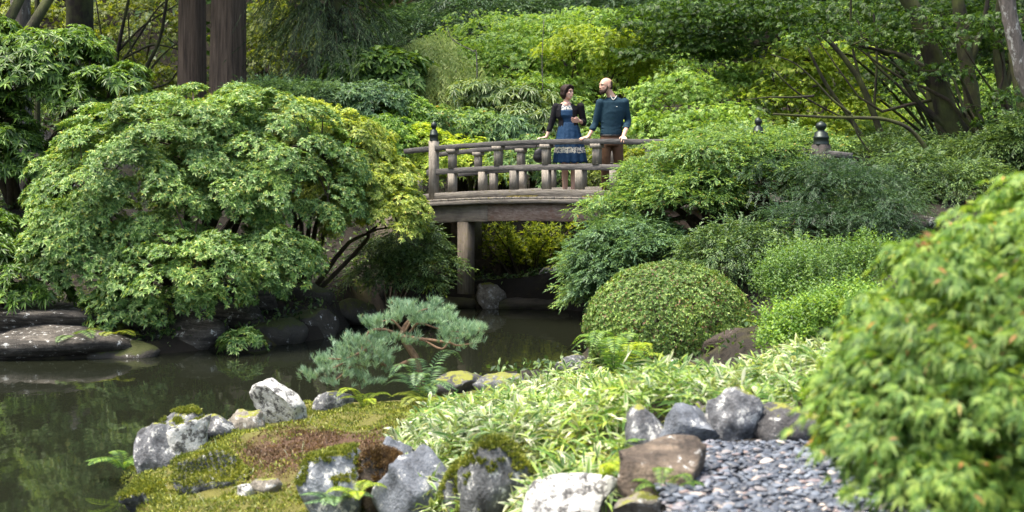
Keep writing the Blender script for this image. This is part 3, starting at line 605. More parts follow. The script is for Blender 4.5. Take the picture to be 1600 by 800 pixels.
def man():
    hp, s0 = railhand(945); base = bpt(s0 + .02, .24, deckz(s0)) ; base[0] += .0; k = 1; px0 = 800 + base[0] / base[1] * F
    root = empty('person', base, 'bearded man in a teal top and brown trousers leaning on the bridge railing', 'person'); B = lambda p: np.asarray(p, float)
    def loc(px, y_px, dy=0): w_ = P(px, y_px, base[1] + dy); return w_ - base
    sh = loc(957, 160)[0]    # torso centre offset
    c = sh; zs = 1.0
    rh1 = railhand(914)[0] - base; rh2 = railhand(975)[0] - base
    hd = loc(946.5, 134.5, -.02); nk = loc(958, 151); shL = loc(938, 161, -.02); shR = loc(976, 160, .02)
    elL = loc(930, 193, .0); elR = loc(981, 190, .06); wrL = rh1 + B([.055, .05, .035]); wrR = rh2 + B([-.005, .07, .04]); hip = loc(955, 214, .0); hz = hip[2]
    sk = Acc(); T, Rm = head(sk, hd, R(-62), .255, pitch=.05, w_=1.02)
    caps(sk, [nk + [0, .02, -.05], nk * .5 + hd * .5 + [0.01, .02, -.04], hd + [.02, .02, -.04]], [.066, .056, .056])
    loft(sk, [(hip[0], 0, hz - .05, .15, .10), (hip[0], 0, hz + .15, .14, .09), (nk[0], 0, nk[2] - .2, .17, .1), (nk[0], 0, nk[2] - .05, .1, .07)])
    caps(sk, [shL, elL, wrL], [.045, .04, .026]); caps(sk, [shR, elR, wrR], [.045, .04, .026])
    hand(sk, wrL, [-.75, -.42, -.22], [-.3, .25, .0] if False else [.35, -.85, -.1], [0, -.1, 1], 1.05, .3, .3); hand(sk, wrR, [.1, -.85, -.45], [-1, -.1, 0], [0, -.4, 1], 1.05, .35, .42)
    footL, footR = loc(946, 300, .1), loc(969, 300, .2); footL[2] = footR[2] = 0.06; kn = lambda a, f: (a + f) / 2 + B([0, -.05, .02])
    hL, hR = hip + [-.085, 0, -.05], hip + [.085, 0, -.05]
    for a, f in ((hL, footL), (hR, footR)): caps(sk, [a, kn(a, f), f + [0, 0, .04]], [.08, .055, .045])
    fuse(sk, 'body', SK, root, .0075, 2); face(root, T, Rm)
    # beard and cropped hair
    A = Acc(); ball(A, T((0, -.052, -.078)), (.053, .052, .040), Rm); ball(A, T((0, -.066, -.095)), (.036, .036, .030), Rm)
    for sx in (-1, 1): caps(A, [T((sx * .066, -.005, .005)), T((sx * .060, -.025, -.045)), T((sx * .038, -.06, -.08))], [.012, .019, .022], 8)
    caps(A, [T((-.022, -.094, -.036)), T((0, -.106, -.036)), T((.022, -.094, -.036))], [.005, .006, .005], 6); fuse(A, 'beard', BEARD, root, .006, 2)
    A = Acc(); ball(A, T((0, .028, .026)), (.0775, .086, .084), Rm); ball(A, T((0, .05, -.015)), (.066, .058, .05), Rm); fuse(A, 'hair', HAIR2, root, .007, 2)
    # shirt with rolled sleeves
    A = Acc(); cx = nk[0]
    loft(A, [(hip[0], .0, hz + .015, .168, .118), (hip[0] + .002, 0, hz + .06, .166, .12), (hip[0] + .004, 0, hz + .15, .158, .11), ((hip[0] + cx) / 2, 0, hz + .27, .172, .118), (cx, 0, hz + .37, .188, .125), (cx, 0, nk[2] - .08, .19, .11), (cx, .01, nk[2] - .035, .13, .085), (cx, .015, nk[2] - .005, .074, .068)], 28)
    caps(A, [shL, shL * .5 + elL * .5 + [0, .0, 0], elL, elL * .62 + wrL * .38], [.068, .058, .05, .05]); caps(A, [shR, shR * .5 + elR * .5, elR, elR * .66 + wrR * .34], [.068, .058, .052, .052])
    for e, w2 in ((elL, wrL), (elR, wrR)):
        for t in (.34, .39): q = e * (1 - t) + w2 * t; ball(A, q, (.056, .056, .02))
    for zz, rr in ((.04, .012), (.075, .010), (.12, .009), (.2, .007)): caps(A, [[hip[0] - .15, -.06, hz + zz + .02], [hip[0], -.108, hz + zz], [hip[0] + .14, -.07, hz + zz + .03]], [rr] * 3, 6)
    fuse(A, 'shirt', TEAL, root, .010, 2)
    A = Acc(); a = nk; caps(A, [a + [-.045, -.055, .012], a + [-.01, -.098, -.045], a + [.018, -.09, -.03], a + [.05, -.05, .012]], [.007] * 4, 6); link('collar', A.mesh('collar'), WHITE, root, True)
    A = Acc(); ball(A, [cx + .045, -.126, nk[2] - .15], (.012, .004, .006)); link('badge', A.mesh('badge'), WHITE, root, True)
    # trousers, belt, shoes
    A = Acc(); loft(A, [(hip[0], 0, hz - .13, .15, .115), (hip[0], 0, hz - .05, .165, .118), (hip[0], 0, hz + .03, .158, .108)], 24)
    for a, f in ((hL, footL), (hR, footR)): caps(A, [a, kn(a, f), f + [0, 0, .05]], [.092, .072, .058])
    fuse(A, 'trousers', BROWN, root, .011, 2)
    for f in (footL, footR): A = Acc(); ball(A, f + [0, -.06, -.02], (.045, .13, .045)); ball(A, f + [0, .03, 0], (.042, .06, .06)); fuse(A, 'shoe', SHOE, root, .01, 2)
    A = Acc(); th = np.linspace(0, 2 * np.pi, 40); tube(A, [[hip[0] + .162 * math.cos(t), .112 * math.sin(t), hz + .022] for t in th], [.012, .012], 6, 60); link('belt', A.mesh('belt'), SHOE, root, True)
    A = Acc(); ball(A, [hip[0] - .01, -.128, hz + .022], (.018, .006, .013)); link('buckle', A.mesh('buckle'), M['bronze'], root, True)
man()

def woman():
    hp, s0 = railhand(887); base = bpt(s0, .22, deckz(s0)); root = empty('person', base, 'smiling woman in a blue dress and black cardigan standing at the bridge railing', 'person'); B = lambda p: np.asarray(p, float)
    def loc(px, y_px, dy=0): return P(px, y_px, base[1] + dy) - base
    hd = loc(886.5, 144.5, -.02); nk = loc(885, 159.5); shL = loc(869, 167); shR = loc(907, 166.5); elL = loc(861, 195, .02); elR = loc(912, 192, .03); rh = railhand(848)[0] - base; wrL = rh + B([.055, .05, .035]); wrR = loc(906, 189, -.17)
    hip = loc(890, 214); hz = hip[2]; ws = loc(888, 191); cx = nk[0]
    sk = Acc(); T, Rm = head(sk, hd, R(48), .232, pitch=.0, w_=.95); caps(sk, [nk + [0, .015, -.04], nk * .5 + hd * .5 + [0, .02, -.03], hd + [-.01, .02, -.04]], [.05, .044, .046])
    loft(sk, [(hip[0], 0, hz - .05, .14, .1), (ws[0], 0, ws[2], .115, .085), (cx, 0, nk[2] - .15, .14, .09), (cx, 0, nk[2] - .045, .12, .07), (cx, .01, nk[2], .06, .05)])
    caps(sk, [shL, elL, wrL], [.04, .034, .022]); caps(sk, [shR, elR, wrR], [.04, .034, .023])
    hand(sk, wrL, [-.85, -.35, -.12], [.3, -.9, 0], [0, 0, 1], .95, .25, .2); hand(sk, wrR, [-.95, -.3, .12], [0, -.5, 1], [.2, .8, -.5], .92, .45, .15)
    fL, fR = loc(883, 300, .12), loc(896, 300, .05); fL[2] = fR[2] = .05; hL, hR = hip + [-.075, 0, -.08], hip + [.075, 0, -.08]
    for a, f in ((hL, fL), (hR, fR)): caps(sk, [a, (a + f) / 2 + [0, -.03, .03], (a + f * 2) / 3 + [0, .02, 0], f + [0, 0, .04]], [.08, .052, .05, .036])
    fuse(sk, 'body', SKW, root, .0075, 2); face(root, T, Rm, True)
    # bob of hair
    A = Acc(); ball(A, T((0, .022, .038)), (.088, .098, .088), Rm); ball(A, T((0, .045, -.02)), (.086, .072, .078), Rm)
    for sx in (-1, 1): caps(A, [T((sx * .052, -.048, .085)), T((sx * .080, -.025, .03)), T((sx * .080, -.012, -.035)), T((sx * .070, -.018, -.068))], [.022, .020, .026, .014], 10)
    caps(A, [T((-.02, -.055, .105)), T((.035, -.080, .08)), T((.068, -.052, .035))], [.02, .018, .012], 8); ball(A, T((0, .05, -.075)), (.06, .045, .03), Rm); fuse(A, 'hair', HAIR, root, .006, 2)
    # dress: bodice and pleated skirt
    A = Acc(); loft(A, [(ws[0], 0, ws[2] - .02, .128, .098), (ws[0], 0, ws[2] + .05, .125, .1), (cx, -.01, nk[2] - .2, .142, .118), (cx, -.008, nk[2] - .12, .15, .108)], 24); fuse(A, 'bodice', NAVY, root, .01, 2)
    A = Acc(); loft(A, [(cx, -.006, nk[2] - .125, .148, .104), (cx, -.0, nk[2] - .07, .145, .09), (cx, .01, nk[2] - .035, .095, .07)], 24); fuse(A, 'yoke', LACE, root, .01, 2)
    A = Acc(); V_ = nk; caps(A, [nk + [-.035, -.045, -.01], nk + [.0, -.085, -.09]], [.018, .006], 8); caps(A, [nk + [.035, -.045, -.01], nk + [.0, -.085, -.09]], [.018, .006], 8); ball(A, nk + [0, -.06, -.04], (.035, .028, .04)); fuse(A, 'neckline', SKW, root, .007, 1)
    A = Acc(); sides = 72; th = np.linspace(0, 2 * np.pi, sides, endpoint=False); zt = ws[2]; zb = loc(890, 254)[2]; V = []; nr = 22
    for i in range(nr):
        t = i / (nr - 1); z = zt * (1 - t) + zb * t; rx = .125 + .125 * t ** .7; ry = .098 + .09 * t ** .7; pl = 1 + (.012 + .05 * t) * np.sin(th * 15 + 1.5 * np.sin(th * 3) + t * .6); cxx = ws[0] * (1 - t) + (hip[0] + .01) * t
        V.append(np.stack([cxx + rx * pl * np.cos(th), ry * pl * np.sin(th), z + .008 * np.sin(th * 15) * t], -1))
    V = np.concatenate(V); Q = [[i * sides + j, i * sides + (j + 1) % sides, (i + 1) * sides + (j + 1) % sides, (i + 1) * sides + j] for i in range(nr - 1) for j in range(sides)]
    me = mesh_np('skirt', V, Q); me.materials.append(NAVY); me.materials.append(LACE); me.polygons.foreach_set('material_index', [1 if 13 <= p // sides <= 15 else 0 for p in range(len(Q))]); o = link('skirt', me, None, root, True); so = o.modifiers.new('solid', 'SOLIDIFY'); so.thickness = .004
    # cardigan open at the front, three quarter sleeves
    A = Acc(); th = np.linspace(R(-58), R(238), 40); rings = [(ws[0], .0, hz + .02, .160, .122), (ws[0], 0, ws[2] + .03, .148, .115), (cx, 0, nk[2] - .22, .163, .128), (cx, 0, nk[2] - .12, .172, .122), (cx, .005, nk[2] - .055, .145, .098), (cx, .015, nk[2] - .012, .075, .062)]
    V = []; 
    for ins in (0, .016):
        for cx_, cy_, z, rx, ry in rings: V.append(np.stack([cx_ + (rx - ins) * np.cos(th), cy_ + (ry - ins) * np.sin(th), np.full(40, z - ins * .3)], -1))
    V = np.concatenate(V); m_ = len(rings); n_ = 40; Q = []
    for i in range(m_ - 1):
        for j in range(n_ - 1): a = i * n_ + j; Q += [[a, a + 1, a + n_ + 1, a + n_]]; a += m_ * n_; Q += [[a + n_, a + n_ + 1, a + 1, a]]
    o_ = m_ * n_
    for i in range(m_ - 1):
        for j in (0, n_ - 1): a = i * n_ + j; q = [a, a + n_, a + n_ + o_, a + o_]; Q += [q if j == 0 else q[::-1]]
    for i in (0, m_ - 1):
        for j in range(n_ - 1): a = i * n_ + j; q = [a, a + o_, a + 1 + o_, a + 1]; Q += [q if i == 0 else q[::-1]]
    A.add2(V, Q); caps(A, [shL, shL * .5 + elL * .5, elL, elL * .6 + wrL * .4], [.06, .052, .046, .044]); caps(A, [shR, shR * .5 + elR * .5, elR, elR * .55 + wrR * .45], [.06, .052, .05, .046]); fuse(A, 'cardigan', BLACK, root, .009, 1)
    for f in (fL, fR): A = Acc(); ball(A, f + [0, -.05, -.02], (.035, .11, .032)); fuse(A, 'shoe', SHOE, root, .009, 1)
woman()
def handbag():
    q = P(842, 243, 21.75); root = empty('handbag', q, 'round black bag hanging behind the top rail left of the woman', 'bag'); A = Acc(); ball(A, [0, 0, 0], (.085, .05, .115)); ball(A, [.0, 0, -.03], (.092, .055, .085)); fuse(A, 'bag_body', BAG, root, .009, 2)
    A = Acc(); caps(A, [[-.06, 0, .08], [-.02, -.05, .20], [.03, -.1, .24]], [.008] * 3, 6); caps(A, [[.06, 0, .08], [.05, -.05, .20], [.03, -.1, .24]], [.008] * 3, 6); link('strap', A.mesh('strap'), BAG, root, True)
handbag()
# ------------------------------------------------------------------ plants
G = {}
def LM(n, *a, **k): G[n] = leafmat('leaf_' + n, *a, **k)
LM('pieris', (.04, .11, .028), (.145, .28, .08), (.33, .48, .16), odd=(.40, .42, .10), oddp=.04, trans=.30, rough=.38)
LM('pieris_gold', (.08, .16, .028), (.27, .38, .07), (.50, .58, .14), odd=(.5, .4, .12), oddp=.01, trans=.36, rough=.42)
LM('rhodo', (.025, .065, .016), (.08, .17, .035), (.20, .34, .07), trans=.3, rough=.42)
LM('rhodo2', (.05, .10, .035), (.12, .20, .07), (.26, .36, .15), trans=.3, rough=.35)
LM('smalldark', (.02, .055, .02), (.065, .13, .042), (.17, .27, .09), trans=.28)
LM('layered', (.045, .115, .045), (.13, .255, .08), (.29, .43, .13), odd=(.36, .26, .08), oddp=.015, trans=.34)
LM('bluegreen', (.035, .085, .045), (.10, .20, .095), (.20, .34, .15), trans=.28)
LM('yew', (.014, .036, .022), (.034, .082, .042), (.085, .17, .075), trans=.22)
LM('dome', (.04, .10, .028), (.15, .27, .065), (.32, .45, .12), odd=(.24, .13, .085), oddp=.08, trans=.25, rough=.5)
LM('fresh', (.05, .13, .025), (.15, .30, .05), (.30, .47, .09), trans=.38)
LM('upright', (.035, .09, .025), (.10, .21, .05), (.20, .34, .08), trans=.34)
LM('maplefg', (.04, .11, .022), (.13, .26, .05), (.29, .42, .10), odd=(.50, .26, .12), oddp=.012, trans=.42, rough=.5)
LM('maplered', (.12, .05, .03), (.26, .11, .07), (.36, .26, .10), trans=.4)
LM('maple', (.08, .18, .035), (.21, .38, .08), (.38, .54, .15), trans=.42)
LM('maplelime', (.12, .22, .025), (.28, .42, .05), (.46, .56, .09), trans=.48)
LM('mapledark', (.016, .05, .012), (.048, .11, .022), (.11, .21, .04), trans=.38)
LM('olive', (.06, .10, .015), (.15, .21, .03), (.28, .34, .055), trans=.42)
LM('conifer', (.015, .045, .026), (.05, .115, .06), (.12, .22, .11), trans=.2)
LM('weeping', (.016, .04, .018), (.045, .09, .036), (.11, .18, .07), trans=.28)
LM('willow', (.16, .25, .08), (.34, .45, .17), (.52, .60, .27), trans=.4)
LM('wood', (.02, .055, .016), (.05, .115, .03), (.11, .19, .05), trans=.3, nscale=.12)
LM('needle', (.07, .16, .10), (.22, .36, .24), (.42, .58, .40), odd=(.35, .22, .08), oddp=.01, trans=.15, rough=.5)
LM('fern', (.05, .12, .03), (.12, .25, .05), (.24, .38, .07), trans=.4)
LM('fernlime', (.16, .28, .03), (.32, .45, .05), (.45, .55, .08), trans=.45)
LM('sasa', (.035, .10, .022), (.12, .25, .045), (.33, .45, .09), trans=.32, nscale=1.6)
LM('sasaedge', (.22, .32, .14), (.42, .48, .30), (.60, .62, .48), trans=.25, nscale=1.6)
LM('moss', (.045, .075, .012), (.16, .21, .03), (.34, .36, .07), trans=.2, nscale=4)
LM('mossred', (.04, .024, .014), (.115, .07, .038), (.23, .16, .085), trans=.2, nscale=3)
LM('underbridge', (.05, .09, .012), (.16, .24, .03), (.34, .42, .05), trans=.45)

def f_ros(k, L, W, **kw): return lambda acc, Q, A, out: rosettes(acc, Q, A, k, L * rng.uniform(.75, 1.25, len(Q)), W, **kw)
def f_spray(k, T, L, W, up=.1, **kw): return lambda acc, Q, A, out: sprays(acc, Q, nrm(out + A * up + rng.normal(size=Q.shape) * .3), k, T * rng.uniform(.6, 1.3, len(Q)), L, W, **kw)
def f_palm(L, W=.3): return lambda acc, Q, A, out: palmate(acc, Q, nrm(out + rng.normal(size=Q.shape) * .5 - A * .1), A + rng.normal(size=Q.shape) * .25, L * rng.uniform(.7, 1.3, len(Q)), W)
def f_leaf(k, L, W): return f_spray(k, L * 1.6, L, W, droop=.3, ang=1.0)

def plant(name, label, cat, base, masses, npad, prad, m, fn, mat, bmat='branch', limbs=6, r0=.05, twig=.35, zmin=-.35, flat=.45, upb=.6, group=None, shell=(.72, 1.05), front=.35, thick=.25, partname='branch', trunk_pts=None, extra=None):
    base = np.asarray(base, float); root = empty(name, base, label, cat, group)
    area = np.array([ms[1][0] * ms[1][2] for ms in masses]); area = area / area.sum(); PC, PO, PR = [], [], []
    for ms, a in zip(masses, area):
        C, O, rd = pads_on(ms, max(2, int(npad * a)), prad, zmin, shell, front); PC.append(C); PO.append(O); PR.append(rd)
    C = np.concatenate(PC); O = np.concatenate(PO); rd = np.concatenate(PR)
    keep = C[:, 2] > H(C[:, 0], C[:, 1]) + .03; C, O, rd = C[keep], O[keep], rd[keep]
    Q, A, out = pad_points(C, O, rd, m, flat, upb, thick); k2 = Q[:, 2] > np.maximum(H(Q[:, 0], Q[:, 1]), .02) + .01; Q, A, out = Q[k2], A[k2], out[k2]
    acc = Acc(); fn(acc, Q, A, out)
    cr = acc.build('crown', G[mat] if isinstance(mat, str) else mat, root); cr['kind'] = 'stuff'
    # limbs
    idx = rng.choice(len(C), min(limbs, len(C)), replace=False); mids = []; limbacc = []
    for j in idx:
        e = C[j] - O[j] * rd[j] * .3; v = e - base; mid = base + v * .4 + np.array([0, 0, .12 * np.linalg.norm(v)]) + rng.normal(size=3) * .06 * np.linalg.norm(v); b2 = base + rng.normal(size=3) * [r0, r0, 0]
        cp = np.array([b2 - [0, 0, .15], mid, base + v * .72 + rng.normal(size=3) * .05 * np.linalg.norm(v), e]); B = Acc(); tube(B, cp, [r0, r0 * .7, r0 * .45, r0 * .15], 6, 9, .05); B.build(partname, M[bmat], root, True)
        mids.append(catmull(cp, 12)[4:])
    if mids and twig > 0:
        mm = np.concatenate(mids); B = Acc(); got = 0
        for j in range(len(C)):
            if rng.random() > twig: continue
            d = np.linalg.norm(mm - C[j], axis=1); s = mm[d.argmin()]; e = C[j] - O[j] * rd[j] * .2
            if d.min() < 1e-3: continue
            tube(B, [s, (s + e) / 2 + rng.normal(size=3) * .08 * d.min(), e], [r0 * .3, r0 * .2, r0 * .08], 4, 5, 0, False); got += 1
        if got: t = B.build('twigs', M[bmat], root, True); t['kind'] = 'stuff'
    return root
def gp(px, Y, dz=0): 
    x = (px - 800) / F * Y; return np.array([x, Y, max(h1(x, Y), 0) + dz])

# --- left bank
plant('pieris_shrub', 'huge rounded shrub of whorled light green leaves leaning over the pond, left of the bridge', 'shrub', gp(300, 19.9),
      [mass(250, 320, 190, 165, 19.2), mass(400, 290, 170, 140, 19.5), mass(140, 390, 100, 95, 18.7), mass(300, 430, 150, 70, 18.5), mass(425, 420, 72, 66, 18.6), mass(210, 478, 70, 48, 18.3), mass(330, 190, 120, 55, 20.3)],
      400, .25, 84, f_ros(9, .055, .31, up=.4, droop=.12), 'pieris', limbs=12, r0=.06, twig=.5, flat=.35, upb=.5)
plant('pieris_shrub', 'golden green shrub covering the left end of the bridge railing', 'shrub', gp(470, 20.7),
      [mass(520, 230, 88, 58, 20.4), mass(585, 335, 78, 76, 20.0), mass(455, 205, 90, 48, 20.6), mass(618, 290, 32, 48, 20.6), mass(520, 300, 60, 70, 20.0)],
      220, .2, 64, f_ros(8, .052, .33, up=.3, droop=.22), 'pieris_gold', limbs=9, r0=.045, twig=.6, flat=.35)
plant('rhododendron', 'dark green rhododendron with long leaves at the left edge, standing behind the huge rounded shrub', 'shrub', gp(30, 22.5),
      [mass(70, 120, 105, 80, 21.8), mass(170, 145, 70, 45, 21.5), mass(0, 235, 62, 90, 21.5), mass(170, 205, 50, 45, 21.6), mass(-60, 150, 100, 150, 22)],
      170, .3, 34, f_ros(9, .115, .28, up=.2, droop=.3, fold=.2), 'rhodo', limbs=8, r0=.08, flat=.3, upb=.65)
plant('rhododendron', 'low dark shrub at the water by the left edge in front of the stone steps', 'shrub', gp(10, 18.6),
      [mass(20, 440, 80, 62, 18.6), mass(-50, 400, 80, 100, 19)], 40, .26, 40, f_ros(8, .11, .28, droop=.35), 'rhodo', limbs=5, r0=.04)
plant('azalea', 'dark small leaved shrub drooping below the golden shrub beside the bridge post', 'shrub', gp(610, 22.0),
      [mass(655, 425, 62, 40, 20.9), mass(600, 415, 48, 44, 21.0), mass(645, 375, 36, 40, 20.9)], 44, .2, 50, f_spray(8, .18, .05, .36), 'smalldark', limbs=7, r0=.03, flat=.3)
plant('azalea', 'tiny leafy sprig hanging at the water below the big shrub', 'shrub', gp(378, 18.8), [mass(378, 532, 26, 13, 17.9)], 6, .1, 40, f_ros(7, .07, .3), 'pieris', limbs=3, r0=.012)

# shrub with many upright stems seen under the bridge
def stems(name, label, px0, px1, ybase, ytop, Y, n, mat, L, per, bend=.25):
    base = gp((px0 + px1) / 2, Y); root = empty(name, base, label, 'shrub'); acc = Acc(); st = Acc(); ends = []
    for i in range(n):
        u = (i + .5) / n; xt = P(px0 + (px1 - px0) * u + rng.normal() * 6, ytop + rng.uniform(0, 45), Y + rng.uniform(-.5, .5)); b = base + [(u - .5) * .5, rng.normal() * .12, -.1]
        mid = b * .5 + xt * .5 + [rng.normal() * .1 - (xt[0] - b[0]) * .12, 0, .05]; cp = [b, mid, xt]; B = Acc(); tube(B, cp, [.022, .014, .006], 5, 8, .05); B.build('stem', M['branch'], root, True)
        C = catmull(cp, 30)[10:]; ends.append(C[rng.integers(0, len(C), per)] + rng.normal(size=(per, 3)) * [.1, .1, .07])
    Q = np.concatenate(ends); Q = Q[Q[:, 2] > H(Q[:, 0], Q[:, 1])]; rosettes(acc, Q, nrm(rng.normal(size=Q.shape) * .4 + [0, -.1, 1]), 6, L, .26, up=.9, droop=.1); c = acc.build('foliage', G[mat], root); c['kind'] = 'stuff'
stems('leggy_shrub', 'leggy shrub with dark stems and yellow green leaves under the bridge span', 745, 905, 470, 345, 24.3, 26, 'underbridge', .10, 34)

# --- right bank
plant('layered_shrub', 'wide layered green shrub hiding the right half of the bridge railing', 'shrub', gp(1120, 18.9, .1),
      [mass(1130, 238, 105, 26, 18.6), mass(1040, 285, 70, 32, 18.7), mass(975, 340, 60, 34, 18.5), mass(1190, 275, 90, 48, 18.5), mass(950, 410, 55, 34, 18.3), mass(935, 455, 42, 36, 18.1), mass(1080, 300, 90, 40, 18.3), mass(1095, 222, 45, 14, 19)],
      300, .22, 46, f_spray(9, .13, .04, .42, droop=.25), 'layered', limbs=14, r0=.055, twig=.7, flat=.18, upb=.85, thick=.12, zmin=-.6)
plant('layered_shrub', 'blue green lower boughs of small leaves between the layered shrub and the pond', 'shrub', gp(1010, 17.6, .05),
      [mass(985, 395, 85, 52, 17.9), mass(940, 440, 40, 50, 17.7)], 90, .2, 50, f_spray(9, .13, .04, .4), 'bluegreen', limbs=8, r0=.035, flat=.2, upb=.8)
plant('yew', 'dark blue green yew below the black finial post on the right', 'shrub', gp(1280, 17.9),
      [mass(1240, 285, 90, 40, 18.0), mass(1330, 305, 95, 52, 17.7), mass(1290, 360, 110, 46, 17.3), mass(1385, 350, 50, 50, 17)],
      120, .27, 56, f_spray(12, .15, .034, .24, droop=.25), 'yew', limbs=8, r0=.05, flat=.25, upb=.75)
plant('azalea', 'rounded medium green azalea behind the yew near the dark leaning trunks', 'shrub', gp(1460, 19.3),
      [mass(1420, 278, 75, 38, 19.3), mass(1510, 290, 62, 34, 19), mass(1380, 300, 50, 30, 19)], 70, .26, 50, f_spray(8, .16, .045, .4), 'smalldark', limbs=6, r0=.04, flat=.25)
plant('azalea', 'dull green azalea directly above the clipped dome shrub', 'shrub', gp(1180, 16.8),
      [mass(1160, 400, 95, 46, 16.6), mass(1230, 425, 60, 40, 16.4)], 60, .24, 50, f_spray(8, .15, .045, .38), 'smalldark', limbs=6, r0=.04)
plant('boxwood', 'mid green shrub of upright shoots right of the clipped dome', 'shrub', gp(1300, 13.6),
      [mass(1295, 450, 100, 56, 13.5), mass(1370, 440, 55, 44, 13.5), mass(1225, 470, 50, 46, 13.3)], 110, .15, 26, f_ros(3, .001, .3), 'upright', limbs=6, r0=.02) if False else None
def shoots(name, label, base, masses, n, T, k, L, W, mat, limbs=6, r0=.02, lean=.35):
    root = empty(name, base, label, 'shrub'); acc = Acc(); Qs = []; As = []
    ar = np.array([m_[1][0] * m_[1][2] for m_ in masses]); ar /= ar.sum()
    for ms, a in zip(masses, ar):
        C, O, _ = pads_on(ms, int(n * a), .1, -.1, (.35, 1.0), .5); Qs.append(C); As.append(O)
    Q = np.concatenate(Qs); A = np.concatenate(As); ok = Q[:, 2] > H(Q[:, 0], Q[:, 1]); Q, A = Q[ok], A[ok]
    D = nrm(A * lean + [0, 0, 1] + rng.normal(size=Q.shape) * .18); t = (np.arange(k) + .5) / k; TT = T * rng.uniform(.6, 1.3, len(Q))
    B = Q[:, None] + D[:, None] * (t[None, :, None] * TT[:, None, None]); X, Y_ = perp(D); th = (np.arange(k) * 2.4)[None] + rng.random((len(Q), 1)) * 6
    DD = np.cos(th)[..., None] * X[:, None] + np.sin(th)[..., None] * Y_[:, None] + D[:, None] * .7
    leaves4(acc, B.reshape(-1, 3), DD.reshape(-1, 3), np.repeat(D[:, None], k, 1).reshape(-1, 3) + rng.normal(size=(len(Q) * k, 3)) * .2, L * rng.uniform(.6, 1.2, len(Q) * k), L * W, fold=.2, droop=.15)
    c = acc.build('crown', G[mat], root); c['kind'] = 'stuff'
    for j in rng.choice(len(Q), min(limbs, len(Q)), replace=False):
        Bc = Acc(); tube(Bc, [np.asarray(base) - [0, 0, .05], (np.asarray(base) + Q[j]) / 2 + [0, 0, .05], Q[j]], [r0, r0 * .6, r0 * .2], 5); Bc.build('branch', M['branch'], root, True)
shoots('leafy_shrub', 'mid green shrub of upright shoots right of the clipped dome', gp(1300, 13.7), [mass(1290, 440, 95, 50, 13.6), mass(1370, 430, 55, 44, 13.6), mass(1225, 460, 50, 46, 13.4), mass(1300, 480, 110, 30, 13.2)], 1900, .2, 12, .04, .36, 'upright')
shoots('leafy_shrub', 'fresh green leafy ground shrub between the clipped dome and the big maple bush', gp(1260, 12.2), [mass(1262, 518, 82, 40, 12.2), mass(1340, 500, 80, 45, 12), mass(1230, 545, 50, 26, 12)], 1300, .13, 9, .045, .42, 'fresh')

# clipped dome
def dome():
    base = gp(1045, 14.9); root = empty('clipped_azalea', base, 'tightly clipped dome shaped azalea beside the pond in the centre right', 'shrub'); acc = Acc()
    c = P(1046, 520, 14.7); k = 1 / ppm(14.7); r = np.array([132 * k, 115 * k, 110 * k]); n = 20000; d = nrm(rng.normal(size=(n, 3))); d = d[d[:, 2] > -.55]
    lump = 1 + .022 * np.sin(d[:, 0] * 11 + 2 * d[:, 2]) * np.sin(d[:, 2] * 9 + d[:, 1] * 7) + .015 * rng.normal(size=len(d))
    f = lump - .10 * rng.random(len(d)) ** 2.5; Q = c + d * r * f[:, None] * np.where(d[:, 2:3] < 0, .97, 1); A = nrm(d / r); ok = Q[:, 2] > H(Q[:, 0], Q[:, 1]) + .02
    rosettes(acc, Q[ok], nrm(A[ok] + rng.normal(size=Q[ok].shape) * .3), 6, .027 * rng.uniform(.7, 1.3, ok.sum()), .42, up=.5, droop=.1); cr = acc.build('crown', G['dome'], root); cr['kind'] = 'stuff'
    for i in range(16):
        e = c + sphere_dirs(20, -.2)[i % 18] * r * .85; B = Acc(); tube(B, [base + rng.normal(size=3) * [.1, .1, 0] - [0, 0, .05], (base + e) / 2 + [0, 0, .1], e], [.022, .013, .006], 5); B.build('branch', M['branch'], root, True)
dome()

